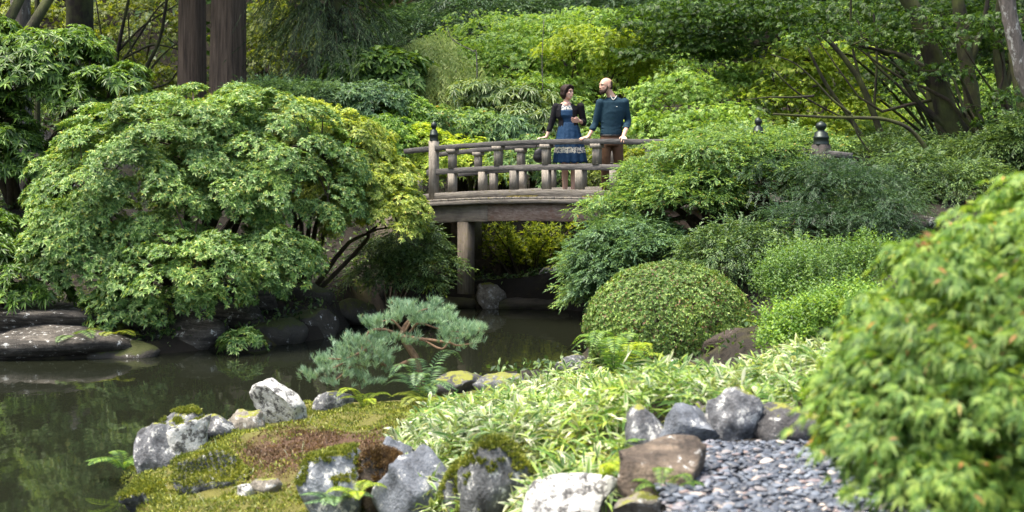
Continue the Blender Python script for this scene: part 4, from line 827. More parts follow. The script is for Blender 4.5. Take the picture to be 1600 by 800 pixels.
# --- foreground maple bush on the right
def fgmaple():
    base = np.array([2.35, 5.2, .95]); root = empty('maple_bush', base, 'bright green maple bush filling the right foreground over the pebbles', 'shrub'); acc = Acc()
    ms = [mass(1510, 590, 180, 145, 4.9, .7), mass(1610, 410, 100, 105, 5.0, .6), mass(1430, 690, 118, 75, 4.8, .5), mass(1640, 560, 150, 200, 4.9, .8), mass(1385, 575, 72, 52, 4.9, .4), mass(1520, 490, 90, 62, 5.1, .5), mass(1630, 325, 50, 45, 5.1, .4), mass(1500, 735, 130, 60, 4.8, .5), mass(1600, 720, 110, 80, 4.8, .5), mass(1475, 410, 55, 36, 5.0, .3), mass(1350, 640, 60, 50, 4.8, .35)]
    PC, PO, PR = [], [], []
    for m_, n in zip(ms, (130, 85, 60, 110, 36, 46, 22, 60, 60, 26, 30)):
        C, O, rd = pads_on(m_, n, .11, -.5, (.5, 1.16), .5); PC.append(C); PO.append(O); PR.append(rd)
    C, O, rd = map(np.concatenate, (PC, PO, PR)); Q, A, out = pad_points(C, O, rd, 40, .3, .6, .5); ok = Q[:, 2] > .99; Q, A, out = Q[ok], A[ok], out[ok]
    D = nrm(out + rng.normal(size=Q.shape) * .4 - np.array([.1, 0, .45])); N = nrm(A + rng.normal(size=Q.shape) * .25); L = .043 * rng.uniform(.6, 1.4, len(Q))
    front = np.argsort(Q[:, 1] - (Q[:, 2] * .3) + rng.random(len(Q)) * .3)[:260]; rest = np.ones(len(Q), bool); rest[front] = False
    palmate(acc, Q[rest], D[rest], N[rest], L[rest], .25); c = acc.build('crown', G['maplefg'], root); c['kind'] = 'stuff'
    one = Acc(); palmate(one, np.zeros((1, 3)), np.array([[1.0, 0, 0]]), np.array([[0, 0, 1.0]]), np.array([1.0]), .25); lm = one.mesh('maple_leaf'); lm.materials.append(G['maplefg'])
    from mathutils import Matrix
    for j in front:
        X = D[j]; Z = nrm(np.cross(np.cross(X, N[j]), X)); Yv = np.cross(Z, X); o = bpy.data.objects.new('leaf', lm); S.collection.objects.link(o); o.parent = root
        mt = Matrix(((X[0], Yv[0], Z[0]), (X[1], Yv[1], Z[1]), (X[2], Yv[2], Z[2]))); o.rotation_euler = mt.to_euler(); o.location = tuple(Q[j] - base); o.scale = (L[j],) * 3
    for j in rng.choice(len(C), 26, replace=False):
        B = Acc(); e = C[j]; tube(B, [base - [0, 0, .1], (base + e) / 2 + [0, .1, .12], e], [.022, .012, .004], 6); B.build('branch', M['branch'], root, True)
    red = Acc(); q = P(1450, 386, 4.95) + rng.normal(size=(26, 3)) * [.02, .02, .022]; palmate(red, q, nrm(rng.normal(size=q.shape)), rng.normal(size=q.shape) + [0, -.5, 1], .03 * rng.uniform(.7, 1.2, 26)); o = red.build('red_leaves', G['maplered'], root); o['label'] = 'small tuft of reddish young leaves'; o['kind'] = 'stuff'
fgmaple()

# --- small pine on the point
def pine():
    base = gp(655, 13.3, -.05); root = empty('dwarf_pine', base, 'small spreading blue green pine on the mossy point in front of the water', 'tree')
    T = lambda *a: [P(*q) for q in a]
    B = Acc(); tube(B, [base] + T((657, 600, 13.3), (650, 560, 13.3), (628, 525, 13.3), (640, 500, 13.35)), [.045, .04, .034, .026, .018], 8, 18, .08); B.build('trunk', M['pinebark'], root, True)
    for pts, r in (([(650, 560, 13.3), (605, 575, 13.15), (585, 545, 13.1), (570, 530, 13.1), (560, 555, 13.05), (520, 575, 13.0)], .022), ([(628, 525, 13.3), (660, 530, 13.2), (700, 535, 13.1), (715, 540, 13.1), (745, 535, 13.1)], .02), ([(640, 520, 13.3), (655, 505, 13.2), (690, 515, 13.2), (730, 520, 13.2)], .014),
                   ([(628, 525, 13.3), (600, 515, 13.2), (575, 520, 13.1), (572, 550, 13.05)], .018), ([(632, 520, 13.3), (650, 490, 13.3), (668, 482, 13.3)], .012), ([(632, 520, 13.3), (612, 500, 13.3), (590, 505, 13.3)], .012), ([(575, 545, 13.1), (540, 560, 13), (505, 560, 13)], .010), ([(560, 560, 13.0), (535, 585, 13), (515, 600, 13)], .009), ([(660, 530, 13.2), (690, 545, 13.1), (705, 530, 13.1), (722, 528, 13.1)], .012)):
        B = Acc(); tube(B, T(*pts), [r, r * .8, r * .5, r * .25], 6, 16, .12); B.build('branch', M['pinebark'], root, True)
    for (px, py, rx, ry, Y, n) in ((655, 492, 52, 20, 13.3, 330), (600, 512, 42, 20, 13.25, 240), (718, 522, 48, 22, 13.15, 300), (680, 508, 40, 18, 13.3, 160), (560, 550, 52, 26, 13.05, 330), (515, 572, 42, 24, 13.0, 240), (545, 598, 48, 14, 12.95, 90), (585, 570, 38, 20, 13.1, 130), (625, 530, 40, 14, 13.3, 90)):
        c, r = mass(px, py, rx, ry, Y, .26); nc = max(5, n // 11); n = int(n * .62); cd = nrm(rng.normal(size=(nc, 3)) + [0, 0, .5]); cc = cd * rng.uniform(.55, 1.08, nc)[:, None]; pk = rng.integers(0, nc, n); d = nrm(cd[pk] + rng.normal(size=(n, 3)) * .25); q = c + (cc[pk] + rng.normal(size=(n, 3)) * .13) * r; A = nrm(d * [.5, .5, .4] + [0, -.1, .75] + rng.normal(size=d.shape) * .2)
        k = 20; X, Yv = perp(A); th = rng.random((n, k)) * 2 * np.pi; sp = rng.uniform(.15, .9, (n, k)); D = A[:, None] + (np.cos(th) * sp)[..., None] * X[:, None] + (np.sin(th) * sp)[..., None] * Yv[:, None]
        Bp = q[:, None] - A[:, None] * (rng.random((n, k, 1)) * .035); acc = Acc(); leaves4(acc, Bp.reshape(-1, 3), D.reshape(-1, 3), rng.normal(size=(n * k, 3)), .062 * rng.uniform(.8, 1.2, n * k), .0036, fold=0, droop=0)
        o = acc.build('needle_pad', G['needle'], root); o['kind'] = 'stuff'
pine()

# --- ferns
def fern(px, py, n, L, label, mat='fern', Y=None, az=None, up=.7, lift=0, base=None):
    base = base if base is not None else (onground(px, py) if Y is None else P(px, py, Y)); root = empty('fern', base, label, 'fern', None)
    for i in range(n):
        a = (az[0] + (az[1] - az[0]) * (i + .5) / n if az else i * 2 * np.pi / n) + rng.normal() * .15; ln = L * rng.uniform(.75, 1.15); out = np.array([math.cos(a), math.sin(a), 0]); u = up * rng.uniform(.7, 1.3)
        C = catmull([base, base + out * ln * .3 + [0, 0, ln * .42 * u + .05 * L], base + out * ln * .68 + [0, 0, ln * .55 * u], base + out * ln + [0, 0, ln * .38 * u]], 30); acc = Acc(); Tn = nrm(np.gradient(C, axis=0)); Sd = nrm(np.cross(Tn, [0, 0, 1.0])); N = np.cross(Sd, Tn)
        t = np.linspace(.12, 1, 26); i_ = (t * 29).astype(int); wl_ = ln * .26 * np.sin(np.pi * np.clip(t, 0, 1) ** .75) ** .7 + .004
        for sg in (1, -1): leaves4(acc, C[i_], Sd[i_] * sg + Tn[i_] * .35 - N[i_] * .05, N[i_], wl_, wl_ * .0 + ln * .032, fold=.05, droop=.12)
        tube(acc, C, [.004, .0015], 3, 8, 0, False); acc.build('frond', G[mat], root)
fern(662, 634, 10, .44, 'green fern with arching fronds at the foot of the small pine', 'bluegreen', Y=13.0, up=1.5)
fern(570, 640, 6, .3, 'little bright fern on the moss left of the pine trunk', 'fernlime', Y=12.9, up=1.0)
fern(675, 650, 6, .42, 'fern with tan old fronds beside the pine trunk', 'olive', Y=12.8)
fern(960, 592, 8, .45, 'light green fern standing up before the clipped dome', 'fern', Y=12.4, up=1.5)
fern(985, 590, 6, .35, 'second upright fern close to the base of the clipped dome', 'fernlime', Y=12.5, up=1.5)
fern(940, 748, 6, .26, 'lime green fern above the off white block in front', 'fernlime', Y=7.25, az=(-1.2, .9))
fern(1040, 790, 7, .22, 'small fern in front of the brown layered ledge', 'fern', Y=6.9, up=1.4)
fern(520, 790, 7, .24, 'pale fern in front of the moss capped rock', 'bluegreen', Y=8.75, up=.5)
fern(556, 782, 5, .2, 'tiny bright fern at the right foot of the moss capped rock', 'fernlime', Y=8.7)
fern(120, 545, 7, .5, 'dim fern on the left bank at the waterline', 'smalldark', Y=17.7)
fern(178, 535, 7, .45, 'second dim fern on the left bank beside the ledge', 'olive', Y=17.9)
fern(195, 735, 6, .3, 'pale fern sprig at the tip of the point beside the boulder cluster', 'fern', Y=11.1)
fern(1000, 470, 8, .5, 'shaded fern at the pond edge behind the clipped dome', 'fern', Y=16.4)

# --- bamboo grass
def inpoly(x, y, Pp):
    ins = np.zeros(x.shape, bool); n = len(Pp)
    for i in range(n):
        a, c = Pp[i], Pp[(i + 1) % n]; cr = ((a[1] > y) != (c[1] > y)) & (x < (c[0] - a[0]) * (y - a[1]) / (c[1] - a[1] + 1e-12) + a[0]); ins ^= cr
    return ins
def sasa(name, label, poly, n, L, hgt, seed):
    poly = np.array(poly); lo, hi = poly.min(0), poly.max(0); q = rng.uniform(lo, hi, (n * 3, 2)); q = q[inpoly(q[:, 0], q[:, 1], poly)][:n]
    z = H(q[:, 0], q[:, 1]); hh = hgt * np.interp(q[:, 1], [10, 12.8], [1, .5]) * rng.uniform(.35, 1.0, len(q)) * (.8 + .5 * vnoise(q[:, 0], q[:, 1], 1.6, 4)); C = np.stack([q[:, 0], q[:, 1], z + hh], -1)
    k = 6; A = nrm(rng.normal(size=C.shape) * .35 + [0, -.15, 1]); X, Yv = perp(A); th = (np.arange(k)[None] + rng.random((len(C), 1))) * 2 * np.pi / k + rng.normal(size=(len(C), k)) * .4
    D = nrm(np.cos(th)[..., None] * X[:, None] + np.sin(th)[..., None] * Yv[:, None] + A[:, None] * rng.uniform(-.1, .9, (len(C), k, 1))).reshape(-1, 3); N = nrm(np.repeat(A, k, 0) + rng.normal(size=D.shape) * .3)
    B = (C[:, None] - A[:, None] * rng.uniform(0, .06, (len(C), k, 1))).reshape(-1, 3); Ln = L * rng.uniform(.6, 1.25, len(B)); dr = rng.uniform(.05, .5, len(B)); kp = rng.random(len(B)) < .9
    B, D, N, Ln, dr = B[kp], D[kp], N[kp], Ln[kp], dr[kp]; a1, a2 = Acc(), Acc(); root = empty(name, [poly[:, 0].mean(), poly[:, 1].mean(), 0.6], label, 'bamboo grass')
    leaves8(a1, B, D, N, Ln * .9, Ln * .10, fold=.12, droop=dr); Nn = perp(nrm(D), N)[1]; var = rng.random(len(B)) < .28 + .4 * (vnoise(B[:, 0], B[:, 1], 1.8, 31) > .5)
    leaves8(a2, (B - Nn * .0015)[var], D[var], N[var], Ln[var], Ln[var] * .165, fold=.12, droop=dr[var])
    o = a1.build('leaves', G['sasa'], root); o['kind'] = 'stuff'; o = a2.build('leaf_margins', G['sasaedge'], root); o['kind'] = 'stuff'
    B = Acc(); 
    for c in C[::3]: tube(B, [c - [0, 0, .3], c], [.0022, .0015], 3, 3, 0, False)
    o = B.build('stalks', G['fern'], root); o['kind'] = 'stuff'; root['kind'] = 'stuff'
sasa('bamboo_grass', 'variegated bamboo grass sprawling over the front stones in the centre', [(-.85, 9.9), (-.75, 11), (-.6, 12), (-.1, 12.9), (.3, 14.2), (.8, 14.6), (1.05, 13.4), (1.05, 10), (1.0, 8.8), (.75, 8.3), (.5, 7.6), (.15, 7.6), (-.1, 8.2), (-.45, 8.3), (-.65, 9)], 3000, .15, .25, 1)
sasa('bamboo_grass', 'band of bamboo grass behind the pebble bed wall and below the clipped dome', [(.95, 8.8), (.9, 12.6), (1.5, 12.9), (2.3, 12.4), (3.0, 11.9), (2.8, 8.5), (2.1, 8.35), (1.0, 8.45)], 2100, .145, .20, 2)

# --- moss tufts
def tufts(name, label, cx, cy, rx, ry, n, L, mat, keepf, cat='moss'):
    q = rng.uniform(-1, 1, (n * 2, 2)); q = q[(q ** 2).sum(1) + (vnoise(q[:, 0], q[:, 1], 4, 7) - .5) * .7 < .8][:n]; x = cx + q[:, 0] * rx; y = cy + q[:, 1] * ry; ok = keepf(x, y) & (pond_sd(x, y) > .0); x, y = x[ok], y[ok]
    B = np.stack([x, y, H(x, y) - .004], -1); acc = Acc(); leaves4(acc, B, rng.normal(size=B.shape) * .55 + [0, 0, 1], rng.normal(size=B.shape), L * rng.uniform(.6, 1.3, len(B)), L * .32, fold=.1, droop=.1)
    o = acc.build(name, G[mat]); o['kind'] = 'stuff'; o['label'] = label; o['category'] = cat
inred = lambda x, y: ((x + 1.45) / .68) ** 2 + ((y - 10.5) / .95) ** 2 + (vnoise(x, y, 3, 8) - .5) * .9 + np.abs(np.sin(x * 9173 + y * 7919)) * .8 < 1.25
tufts('moss_carpet', 'yellow green moss carpeting the point around the rocks', -1.5, 10.9, 2.1, 3.0, 90000, .032, 'moss', lambda x, y: ~inred(x, y) & (vnoise(x, y, 2.3, 9) > .22))
tufts('moss_patch', 'rusty brown moss patch in the middle of the point', -1.45, 10.5, 1.1, 1.4, 26000, .028, 'mossred', inred)

A_ = Acc(); gx = rng.uniform(-3.1, -.6, 420); gy = rng.uniform(8.6, 12.8, 420); kk = (pond_sd(gx, gy) > .03) & (vnoise(gx, gy, 2.1, 21) > .55); gx, gy = gx[kk], gy[kk]; Bq = np.stack([gx, gy, H(gx, gy)], -1)
leaves8(A_, Bq, nrm(rng.normal(size=Bq.shape) * .45 + [0, 0, 1]), rng.normal(size=Bq.shape), rng.uniform(.06, .16, len(Bq)), .004, droop=.35); og = A_.build('grass_blades', G['sasaedge']); tag(og, 'scattered pale grass blades and dry stalks in the moss', 'grass', None, 'stuff')
def rockmoss(o, lo):
    me = o.data; nv = len(me.polygons); c = np.zeros(nv * 3); n = np.zeros(nv * 3); a = np.zeros(nv); me.polygons.foreach_get('center', c); me.polygons.foreach_get('normal', n); me.polygons.foreach_get('area', a); c = c.reshape(-1, 3); n = n.reshape(-1, 3)
    c[:, 2] *= o.scale[2]; w_ = a * ((n[:, 2] + .55 * (vnoise(c[:, 0], c[:, 1] + c[:, 2], 14, 3) - .5)) > lo); 
    if w_.sum() <= 0: return
    k = min(9000, int(w_.sum() * 90000)); j = rng.choice(nv, k, p=w_ / w_.sum()); B = c[j] + rng.normal(size=(k, 3)) * .006; acc = Acc(); leaves4(acc, B, nrm(n[j] + rng.normal(size=B.shape) * .5 + [0, 0, .4]), rng.normal(size=B.shape), .022 * rng.uniform(.6, 1.5, k), .0075, fold=.1, droop=.1)
    V = acc.mesh('moss'); m_ = link('moss', V, G['mossred'] if 'rust' in o['label'] else G['moss'], o); m_['kind'] = 'stuff'; m_.scale[2] = 1 / o.scale[2]
# fallen leaves
A_ = Acc(); gx = rng.uniform(-3.0, 2.6, 260); gy = rng.uniform(6.3, 12.6, 260); kk = (pond_sd(gx, gy) > .05) & ((gx > .85) & (gy < 7.9) | (gx < -.6)); gx, gy = gx[kk], gy[kk]; Bq = np.stack([gx, gy, H(gx, gy) + np.where(gx > .8, .045, .014)], -1)
leaves4(A_, Bq, rng.normal(size=Bq.shape) * [1, 1, .15], rng.normal(size=Bq.shape) * .2 + [0, 0, 1], rng.uniform(.02, .045, len(Bq)), .018, fold=.3, droop=0); og = A_.build('fallen_leaves', G['mossred']); tag(og, 'scattered small brown fallen leaves on the moss and pebbles', 'leaf litter', None, 'stuff')
for o_, lo_ in MOSSY: rockmoss(o_, lo_)
# --- pebbles
def pebble_mesh(seed):
    r = np.random.default_rng(seed); s = 8; V = [[0, 0, -.9]]; 
    for z, rr in ((-.6, .75), (0.05, 1), (.62, .72)):
        for j in range(s): a = j * 2 * np.pi / s; V.append([rr * math.cos(a) * (1 + r.normal() * .07), rr * math.sin(a) * (1 + r.normal() * .07), z + r.normal() * .05])
    V.append([0, 0, .85]); T = [[0, 1 + (j + 1) % s, 1 + j] for j in range(s)] + [[25, 17 + j, 17 + (j + 1) % s] for j in range(s)]
    Q = [[1 + i * s + j, 1 + i * s + (j + 1) % s, 1 + (i + 1) * s + (j + 1) % s, 1 + (i + 1) * s + j] for i in range(2) for j in range(s)]; return np.array(V), np.array(Q), np.array(T)
m, nt, b = newmat('pebble'); g1 = nod(nt, 'ShaderNodeObjectInfo'); g2 = nt.nodes.new('ShaderNodeNewGeometry')
ad = nod(nt, 'ShaderNodeMath', operation='ADD'); nt.links.new(g1.outputs['Random'], ad.inputs[0]); nt.links.new(g2.outputs['Random Per Island'], ad.inputs[1]); fr = nod(nt, 'ShaderNodeMath', operation='FRACT'); nt.links.new(ad.outputs[0], fr.inputs[0])
col = ramp(nt, fr.outputs[0], [(0, (.035, .04, .052)), (.5, (.085, .10, .125)), (.84, (.16, .185, .225)), (.93, (.20, .15, .14)), (.97, (.42, .38, .34)), (1, (.10, .10, .12))])
nt.links.new(mixc(nt, 1.0, col, ramp(nt, noisef(nt, coords(nt), 90, 4), [(.3, (.8, .8, .8)), (.7, (1.15, 1.15, 1.15))]), 'MULTIPLY'), b.inputs['Base Color']); b.inputs['Roughness'].default_value = .45; M['pebble'] = m
pe = np.array([(.72, 5.0), (.72, 6.9), (1.0, 7.9), (2.2, 7.95), (3.6, 7.9), (3.8, 5.0)]); bed = mesh_np('pebble_bed', [(.6, 4, .955), (3.9, 4, .955), (3.9, 8.0, .965), (.9, 8.0, .965)], [[0, 1, 2, 3]])
bedm, nt, b = newmat('pebble_bed_soil'); b.inputs['Base Color'].default_value = (.03, .03, .035, 1); b.inputs['Roughness'].default_value = .9
bedo = link('pebble_bed', bed, bedm); tag(bedo, kind='structure')
pv = [pebble_mesh(i) for i in range(5)]; pms = []
for V, Q, T in pv: a = Acc(); a.add2(V, Q, T); me = a.mesh('pebble'); me.materials.append(M['pebble']); me.polygons.foreach_set('use_smooth', [True] * len(me.polygons)); pms.append(me)
q = rng.uniform([.7, 5.6], [2.9, 7.95], (14000, 2)); q = q[inpoly(q[:, 0], q[:, 1], pe)]; px_ = 800 + q[:, 0] / q[:, 1] * F; vis = px_ < 1640; q = q[vis][:8600]
sz = .010 + .018 * rng.random(len(q)) ** 1.6; el = rng.uniform(1.15, 1.9, len(q)); az = rng.normal(.5, .7, len(q)); zz = .965 + rng.random(len(q)) * .028
py_ = HY + (EYE - .98) / q[:, 1] * F; px_ = 800 + q[:, 0] / q[:, 1] * F; score = sz / q[:, 1] - (px_ > 1330) * 1 - (py_ > 800) * 1; near = np.argsort(-score)[:290]; isn = np.zeros(len(q), bool); isn[near] = True
bulk = Acc()
for i in range(len(q)):
    s = sz[i]
    if isn[i]:
        o = bpy.data.objects.new('pebble', pms[i % 5]); S.collection.objects.link(o); o.parent = bedo; o.location = (q[i, 0], q[i, 1], zz[i] + .004); o.scale = (s * el[i], s, s * .5); o.rotation_euler = (rng.normal() * .15, rng.normal() * .15, az[i])
    else:
        V, Q, T = pv[i % 5]; c, sn = math.cos(az[i]), math.sin(az[i]); W = V * [s * el[i], s, s * .5]; W = W @ np.array([[c, sn, 0], [-sn, c, 0], [0, 0, 1]]); W[:, 2] += W[:, 0] * rng.normal() * .2; bulk.add2(W + [q[i, 0], q[i, 1], zz[i]], Q, T)
o = bulk.build('pebbles', M['pebble'], bedo, True); o['kind'] = 'stuff'

# --- background trees, shrubs
def ptrunk(root, pts, w0, w1, Y, mat='darkbark', name='trunk', sides=10, rough=.06):
    C = [P(p[0], p[1], Y if len(p) < 3 else p[2]) for p in pts]; k = 1 / ppm(Y); B = Acc(); tube(B, C, [w0 * k / 2, w1 * k / 2], sides, max(10, len(C) * 5), rough); return B.build(name, M[mat], root, True)
def bigtree(label, px, w, Y, mat, top=22, lean=0, crown='conifer', crz=(9, 20), cr=2.6, name='cedar_tree', flare=1.25):
    base = gp(px, Y, -.1); root = empty(name, base, label, 'tree'); k = 1 / ppm(Y) / 2; B = Acc(); hs = np.linspace(0, top, 26); n = 26; sides = 28; th = np.linspace(0, 2 * np.pi, sides, endpoint=False)
    rad = w * k * (1 - .55 * hs / top) * (1 + (flare - 1) * np.exp(-hs / .9)); lobes = 1 + .04 * np.sin(th * 5 + 1)[None] + .035 * np.sin(th * 9)[None] + rng.normal(size=(1, sides)) * .018 + rng.normal(size=(n, sides)) * .006
    V = np.stack([base[0] + lean * hs[:, None] + rad[:, None] * lobes * np.cos(th), base[1] + rad[:, None] * lobes * np.sin(th), base[2] + hs[:, None] + 0 * th[None]], -1).reshape(-1, 3)
    i = np.arange(n - 1)[:, None] * sides; j = np.arange(sides)[None]; kk = (j + 1) % sides; B.add2(V, np.stack([i + j, i + kk, i + sides + kk, i + sides + j], -1).reshape(-1, 4)); B.build('trunk', M[mat], root, True)
    c = base + [lean * (crz[0] + crz[1]) / 2, 0, (crz[0] + crz[1]) / 2]; C, O, rd = pads_on((c, (cr, cr, (crz[1] - crz[0]) / 2)), 60, .9, -.9, (.5, 1), 2); Q, A, out = pad_points(C, O, rd, 40, .2, .8, .3); acc = Acc()
    sprays(acc, Q, nrm(out + [0, 0, -.2]), 7, .5, .22, .28, droop=.4); o = acc.build('crown', G[crown], root); o['kind'] = 'stuff'
bigtree('left one of the paired reddish brown cedar trunks above the huge shrub', 299, 45, 30, 'cedar', lean=.003)
bigtree('right, thicker one of the paired reddish brown cedar trunks above the huge shrub', 353, 56, 29.5, 'cedar', lean=.012)
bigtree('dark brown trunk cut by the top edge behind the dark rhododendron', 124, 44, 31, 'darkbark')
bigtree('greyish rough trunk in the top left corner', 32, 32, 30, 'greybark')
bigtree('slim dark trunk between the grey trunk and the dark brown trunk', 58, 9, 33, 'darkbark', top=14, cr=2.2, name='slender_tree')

def bgplant(name, label, cat, masses, npad, prad, m, fn, mat, base=None, **kw):
    c = masses[0]; b0 = gp(800 + c[0][0] / c[0][1] * F, c[0][1] + .6) if base is None else base
    return plant(name, label, cat, b0, masses, npad, prad, m, fn, mat, **kw)
MS = mass
# row of shrubs directly beyond the bridge
bgplant('azalea', 'bright yellow green azalea seen through the left bays of the railing', 'shrub', [MS(720, 262, 75, 38, 25.2), MS(660, 235, 40, 35, 25.2)], 60, .3, 46, f_ros(6, .075, .34), 'maplelime')
bgplant('azalea', 'light green azalea seen through the middle bays of the railing', 'shrub', [MS(825, 262, 72, 42, 25.2)], 46, .3, 46, f_ros(6, .08, .32), 'layered')
bgplant('azalea', 'brownish green low shrub behind the couple through the railing', 'shrub', [MS(935, 268, 75, 40, 25.4), MS(1010, 260, 50, 30, 25.2)], 46, .3, 40, f_ros(6, .075, .34), 'olive')
bgplant('azalea', 'yellow green azalea mound above the left finial', 'shrub', [MS(735, 205, 70, 26, 26.2), MS(670, 200, 45, 26, 26)], 60, .3, 46, f_ros(6, .08, .34), 'layered')
bgplant('rhododendron', 'rhododendron with drooping pale dark leaf whorls left of the woman', 'shrub', [MS(810, 165, 55, 26, 26.8), MS(755, 150, 45, 26, 27), MS(838, 195, 40, 22, 26.4)], 40, .34, 22, f_ros(9, .14, .24, up=.0, droop=.4), 'rhodo2', flat=.3)
bgplant('rhododendron', 'smaller whorled rhododendron above the top rail left of the woman', 'shrub', [MS(790, 200, 36, 18, 26.0)], 16, .28, 26, f_ros(9, .12, .24, up=.0, droop=.4), 'bluegreen', flat=.3)
bgplant('azalea', 'blue green mounded shrub above the golden shrub', 'shrub', [MS(575, 168, 62, 32, 25.8), MS(520, 160, 50, 20, 26)], 60, .32, 46, f_ros(6, .085, .34), 'bluegreen')
bgplant('azalea', 'low bluish hedge at the foot of the paired cedars', 'shrub', [MS(420, 150, 50, 16, 25.5), MS(480, 152, 40, 16, 25.5)], 40, .28, 40, f_spray(9, .2, .06, .25), 'bluegreen')
bgplant('azalea', 'green shrub mound between the golden shrub and the left finial', 'shrub', [MS(632, 190, 48, 32, 26), MS(600, 215, 40, 26, 25)], 40, .3, 46, f_ros(6, .085, .34), 'fresh')
bgplant('broadleaf_shrub', 'dark broad leaved bush below the weeping conifer', 'shrub', [MS(600, 118, 55, 30, 29), MS(560, 115, 35, 30, 29)], 40, .4, 30, f_ros(7, .18, .42), 'rhodo')
bgplant('weeping_shrub', 'pale green weeping bush with a rounded hanging top', 'shrub', [MS(675, 88, 36, 36, 30), MS(700, 135, 55, 45, 29.5)], 40, .42, 46, lambda a, Q, A, o: sprays(a, Q, nrm(o * .3 + [0, 0, -1.0] + rng.normal(size=Q.shape) * .12), 9, .5, .09, .25, droop=.1), 'willow', limbs=8, twig=.4)
bgplant('maple_tree', 'bright green maple rising behind the couple', 'tree', [MS(800, 115, 70, 46, 30.5), MS(880, 80, 90, 46, 31), MS(950, 120, 66, 50, 30.5), MS(855, 150, 80, 32, 29.5), MS(760, 95, 60, 46, 31), MS(840, 50, 70, 26, 32)],
        200, .5, 44, f_palm(.095, .36), 'maple', flat=.15, upb=.85, limbs=12, r0=.06)
bgplant('maple_tree', 'lime topped maple boughs just above the heads of the couple', 'tree', [MS(930, 75, 80, 34, 29.5), MS(980, 105, 40, 40, 29.5)], 70, .45, 44, f_palm(.095, .36), 'maplelime', flat=.12, upb=.85, limbs=8)
bgplant('maple_tree', 'light green maple foliage filling the slope behind the weeping bush and the woman', 'tree', [MS(760, 70, 80, 50, 33.5), MS(850, 110, 100, 60, 34), MS(940, 60, 90, 50, 34), MS(1010, 130, 70, 60, 33), MS(700, 150, 90, 40, 31), MS(1080, 110, 60, 50, 33)], 170, .55, 44, f_palm(.10, .36), 'maple', flat=.15, upb=.8, limbs=5, bmat='darkbark')
bgplant('azalea', 'light green shrubs filling the slope just behind the heads of the couple', 'shrub', [MS(880, 190, 60, 34, 27.4), MS(960, 200, 60, 34, 27.2), MS(900, 235, 80, 26, 26.4), MS(990, 235, 60, 26, 26.2)], 80, .3, 46, f_ros(6, .08, .34), 'layered')
bgplant('maple_tree', 'green maple spreading right of the man behind the railing', 'tree', [MS(1050, 150, 65, 40, 27), MS(1110, 190, 70, 30, 26.2), MS(1040, 200, 50, 26, 25.8), MS(1160, 150, 50, 40, 28)], 110, .4, 46, f_palm(.085, .36), 'maple', flat=.15, upb=.85, limbs=9)
bgplant('conifer', 'blue green layered conifer near the top edge left of centre', 'tree', [MS(720, 35, 90, 46, 38), MS(660, 60, 50, 40, 37), MS(790, 30, 50, 40, 39)], 90, .7, 40, f_spray(9, .5, .12, .22, droop=.35), 'conifer', flat=.12, upb=.9)
bgplant('conifer', 'dark conifer boughs at the top edge above the man', 'tree', [MS(960, 20, 90, 40, 38), MS(1040, 50, 60, 60, 39), MS(880, 5, 60, 30, 39)], 90, .7, 40, f_spray(9, .45, .12, .22), 'conifer', flat=.12, upb=.9)
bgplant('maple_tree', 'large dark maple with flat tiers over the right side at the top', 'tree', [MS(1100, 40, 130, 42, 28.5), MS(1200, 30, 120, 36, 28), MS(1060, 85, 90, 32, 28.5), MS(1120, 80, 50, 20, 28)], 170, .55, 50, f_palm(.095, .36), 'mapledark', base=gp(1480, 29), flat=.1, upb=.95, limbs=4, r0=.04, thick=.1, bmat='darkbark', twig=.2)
bgplant('maple_tree', 'glowing lime yellow maple right of the bridge between dark branches', 'tree', [MS(1240, 105, 62, 36, 27.6), MS(1195, 150, 50, 26, 27.4), MS(1285, 150, 50, 34, 27.6), MS(1240, 205, 90, 30, 27.5), MS(1320, 110, 50, 40, 33), MS(1330, 190, 60, 40, 31)], 170, .5, 46, f_palm(.095, .36), 'maplelime', flat=.12, upb=.9, limbs=10)
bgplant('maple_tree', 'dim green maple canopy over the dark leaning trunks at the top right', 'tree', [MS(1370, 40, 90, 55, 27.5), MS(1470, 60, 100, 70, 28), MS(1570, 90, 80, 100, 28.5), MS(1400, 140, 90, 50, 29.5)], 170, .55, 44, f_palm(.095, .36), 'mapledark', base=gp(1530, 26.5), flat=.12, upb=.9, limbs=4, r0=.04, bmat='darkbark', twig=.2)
bgplant('maple_tree', 'mid green maple foliage glimpsed between the dark trunks on the right', 'tree', [MS(1400, 190, 100, 50, 32), MS(1500, 160, 100, 70, 33), MS(1350, 60, 120, 60, 34), MS(1590, 180, 60, 60, 33)], 150, .55, 40, f_palm(.10, .36), 'maple', flat=.15, limbs=6)
bgplant('azalea', 'low shaded shrubs under the dark leaning trunks', 'shrub', [MS(1380, 245, 120, 26, 24), MS(1540, 250, 90, 30, 23)], 70, .35, 44, f_spray(8, .2, .06, .36), 'smalldark')
bgplant('azalea', 'shaded green shrub around the foot of the far finial post', 'shrub', [MS(1150, 225, 80, 20, 23.5), MS(1240, 232, 70, 22, 23)], 50, .3, 46, f_spray(8, .2, .06, .36), 'layered')
bgplant('maple_tree', 'sunlit olive green trees behind the thin dark branches at the upper left', 'tree', [MS(215, 60, 90, 70, 37), MS(150, 120, 90, 50, 37), MS(240, 150, 60, 50, 36), MS(60, 60, 80, 60, 38)], 130, .6, 40, f_palm(.12, .38), 'olive', flat=.15)
bgplant('maple_tree', 'yellow green tree showing right of the paired cedars', 'tree', [MS(430, 55, 60, 70, 38), MS(410, 120, 40, 40, 37)], 60, .6, 40, f_palm(.12, .38), 'olive', flat=.15)
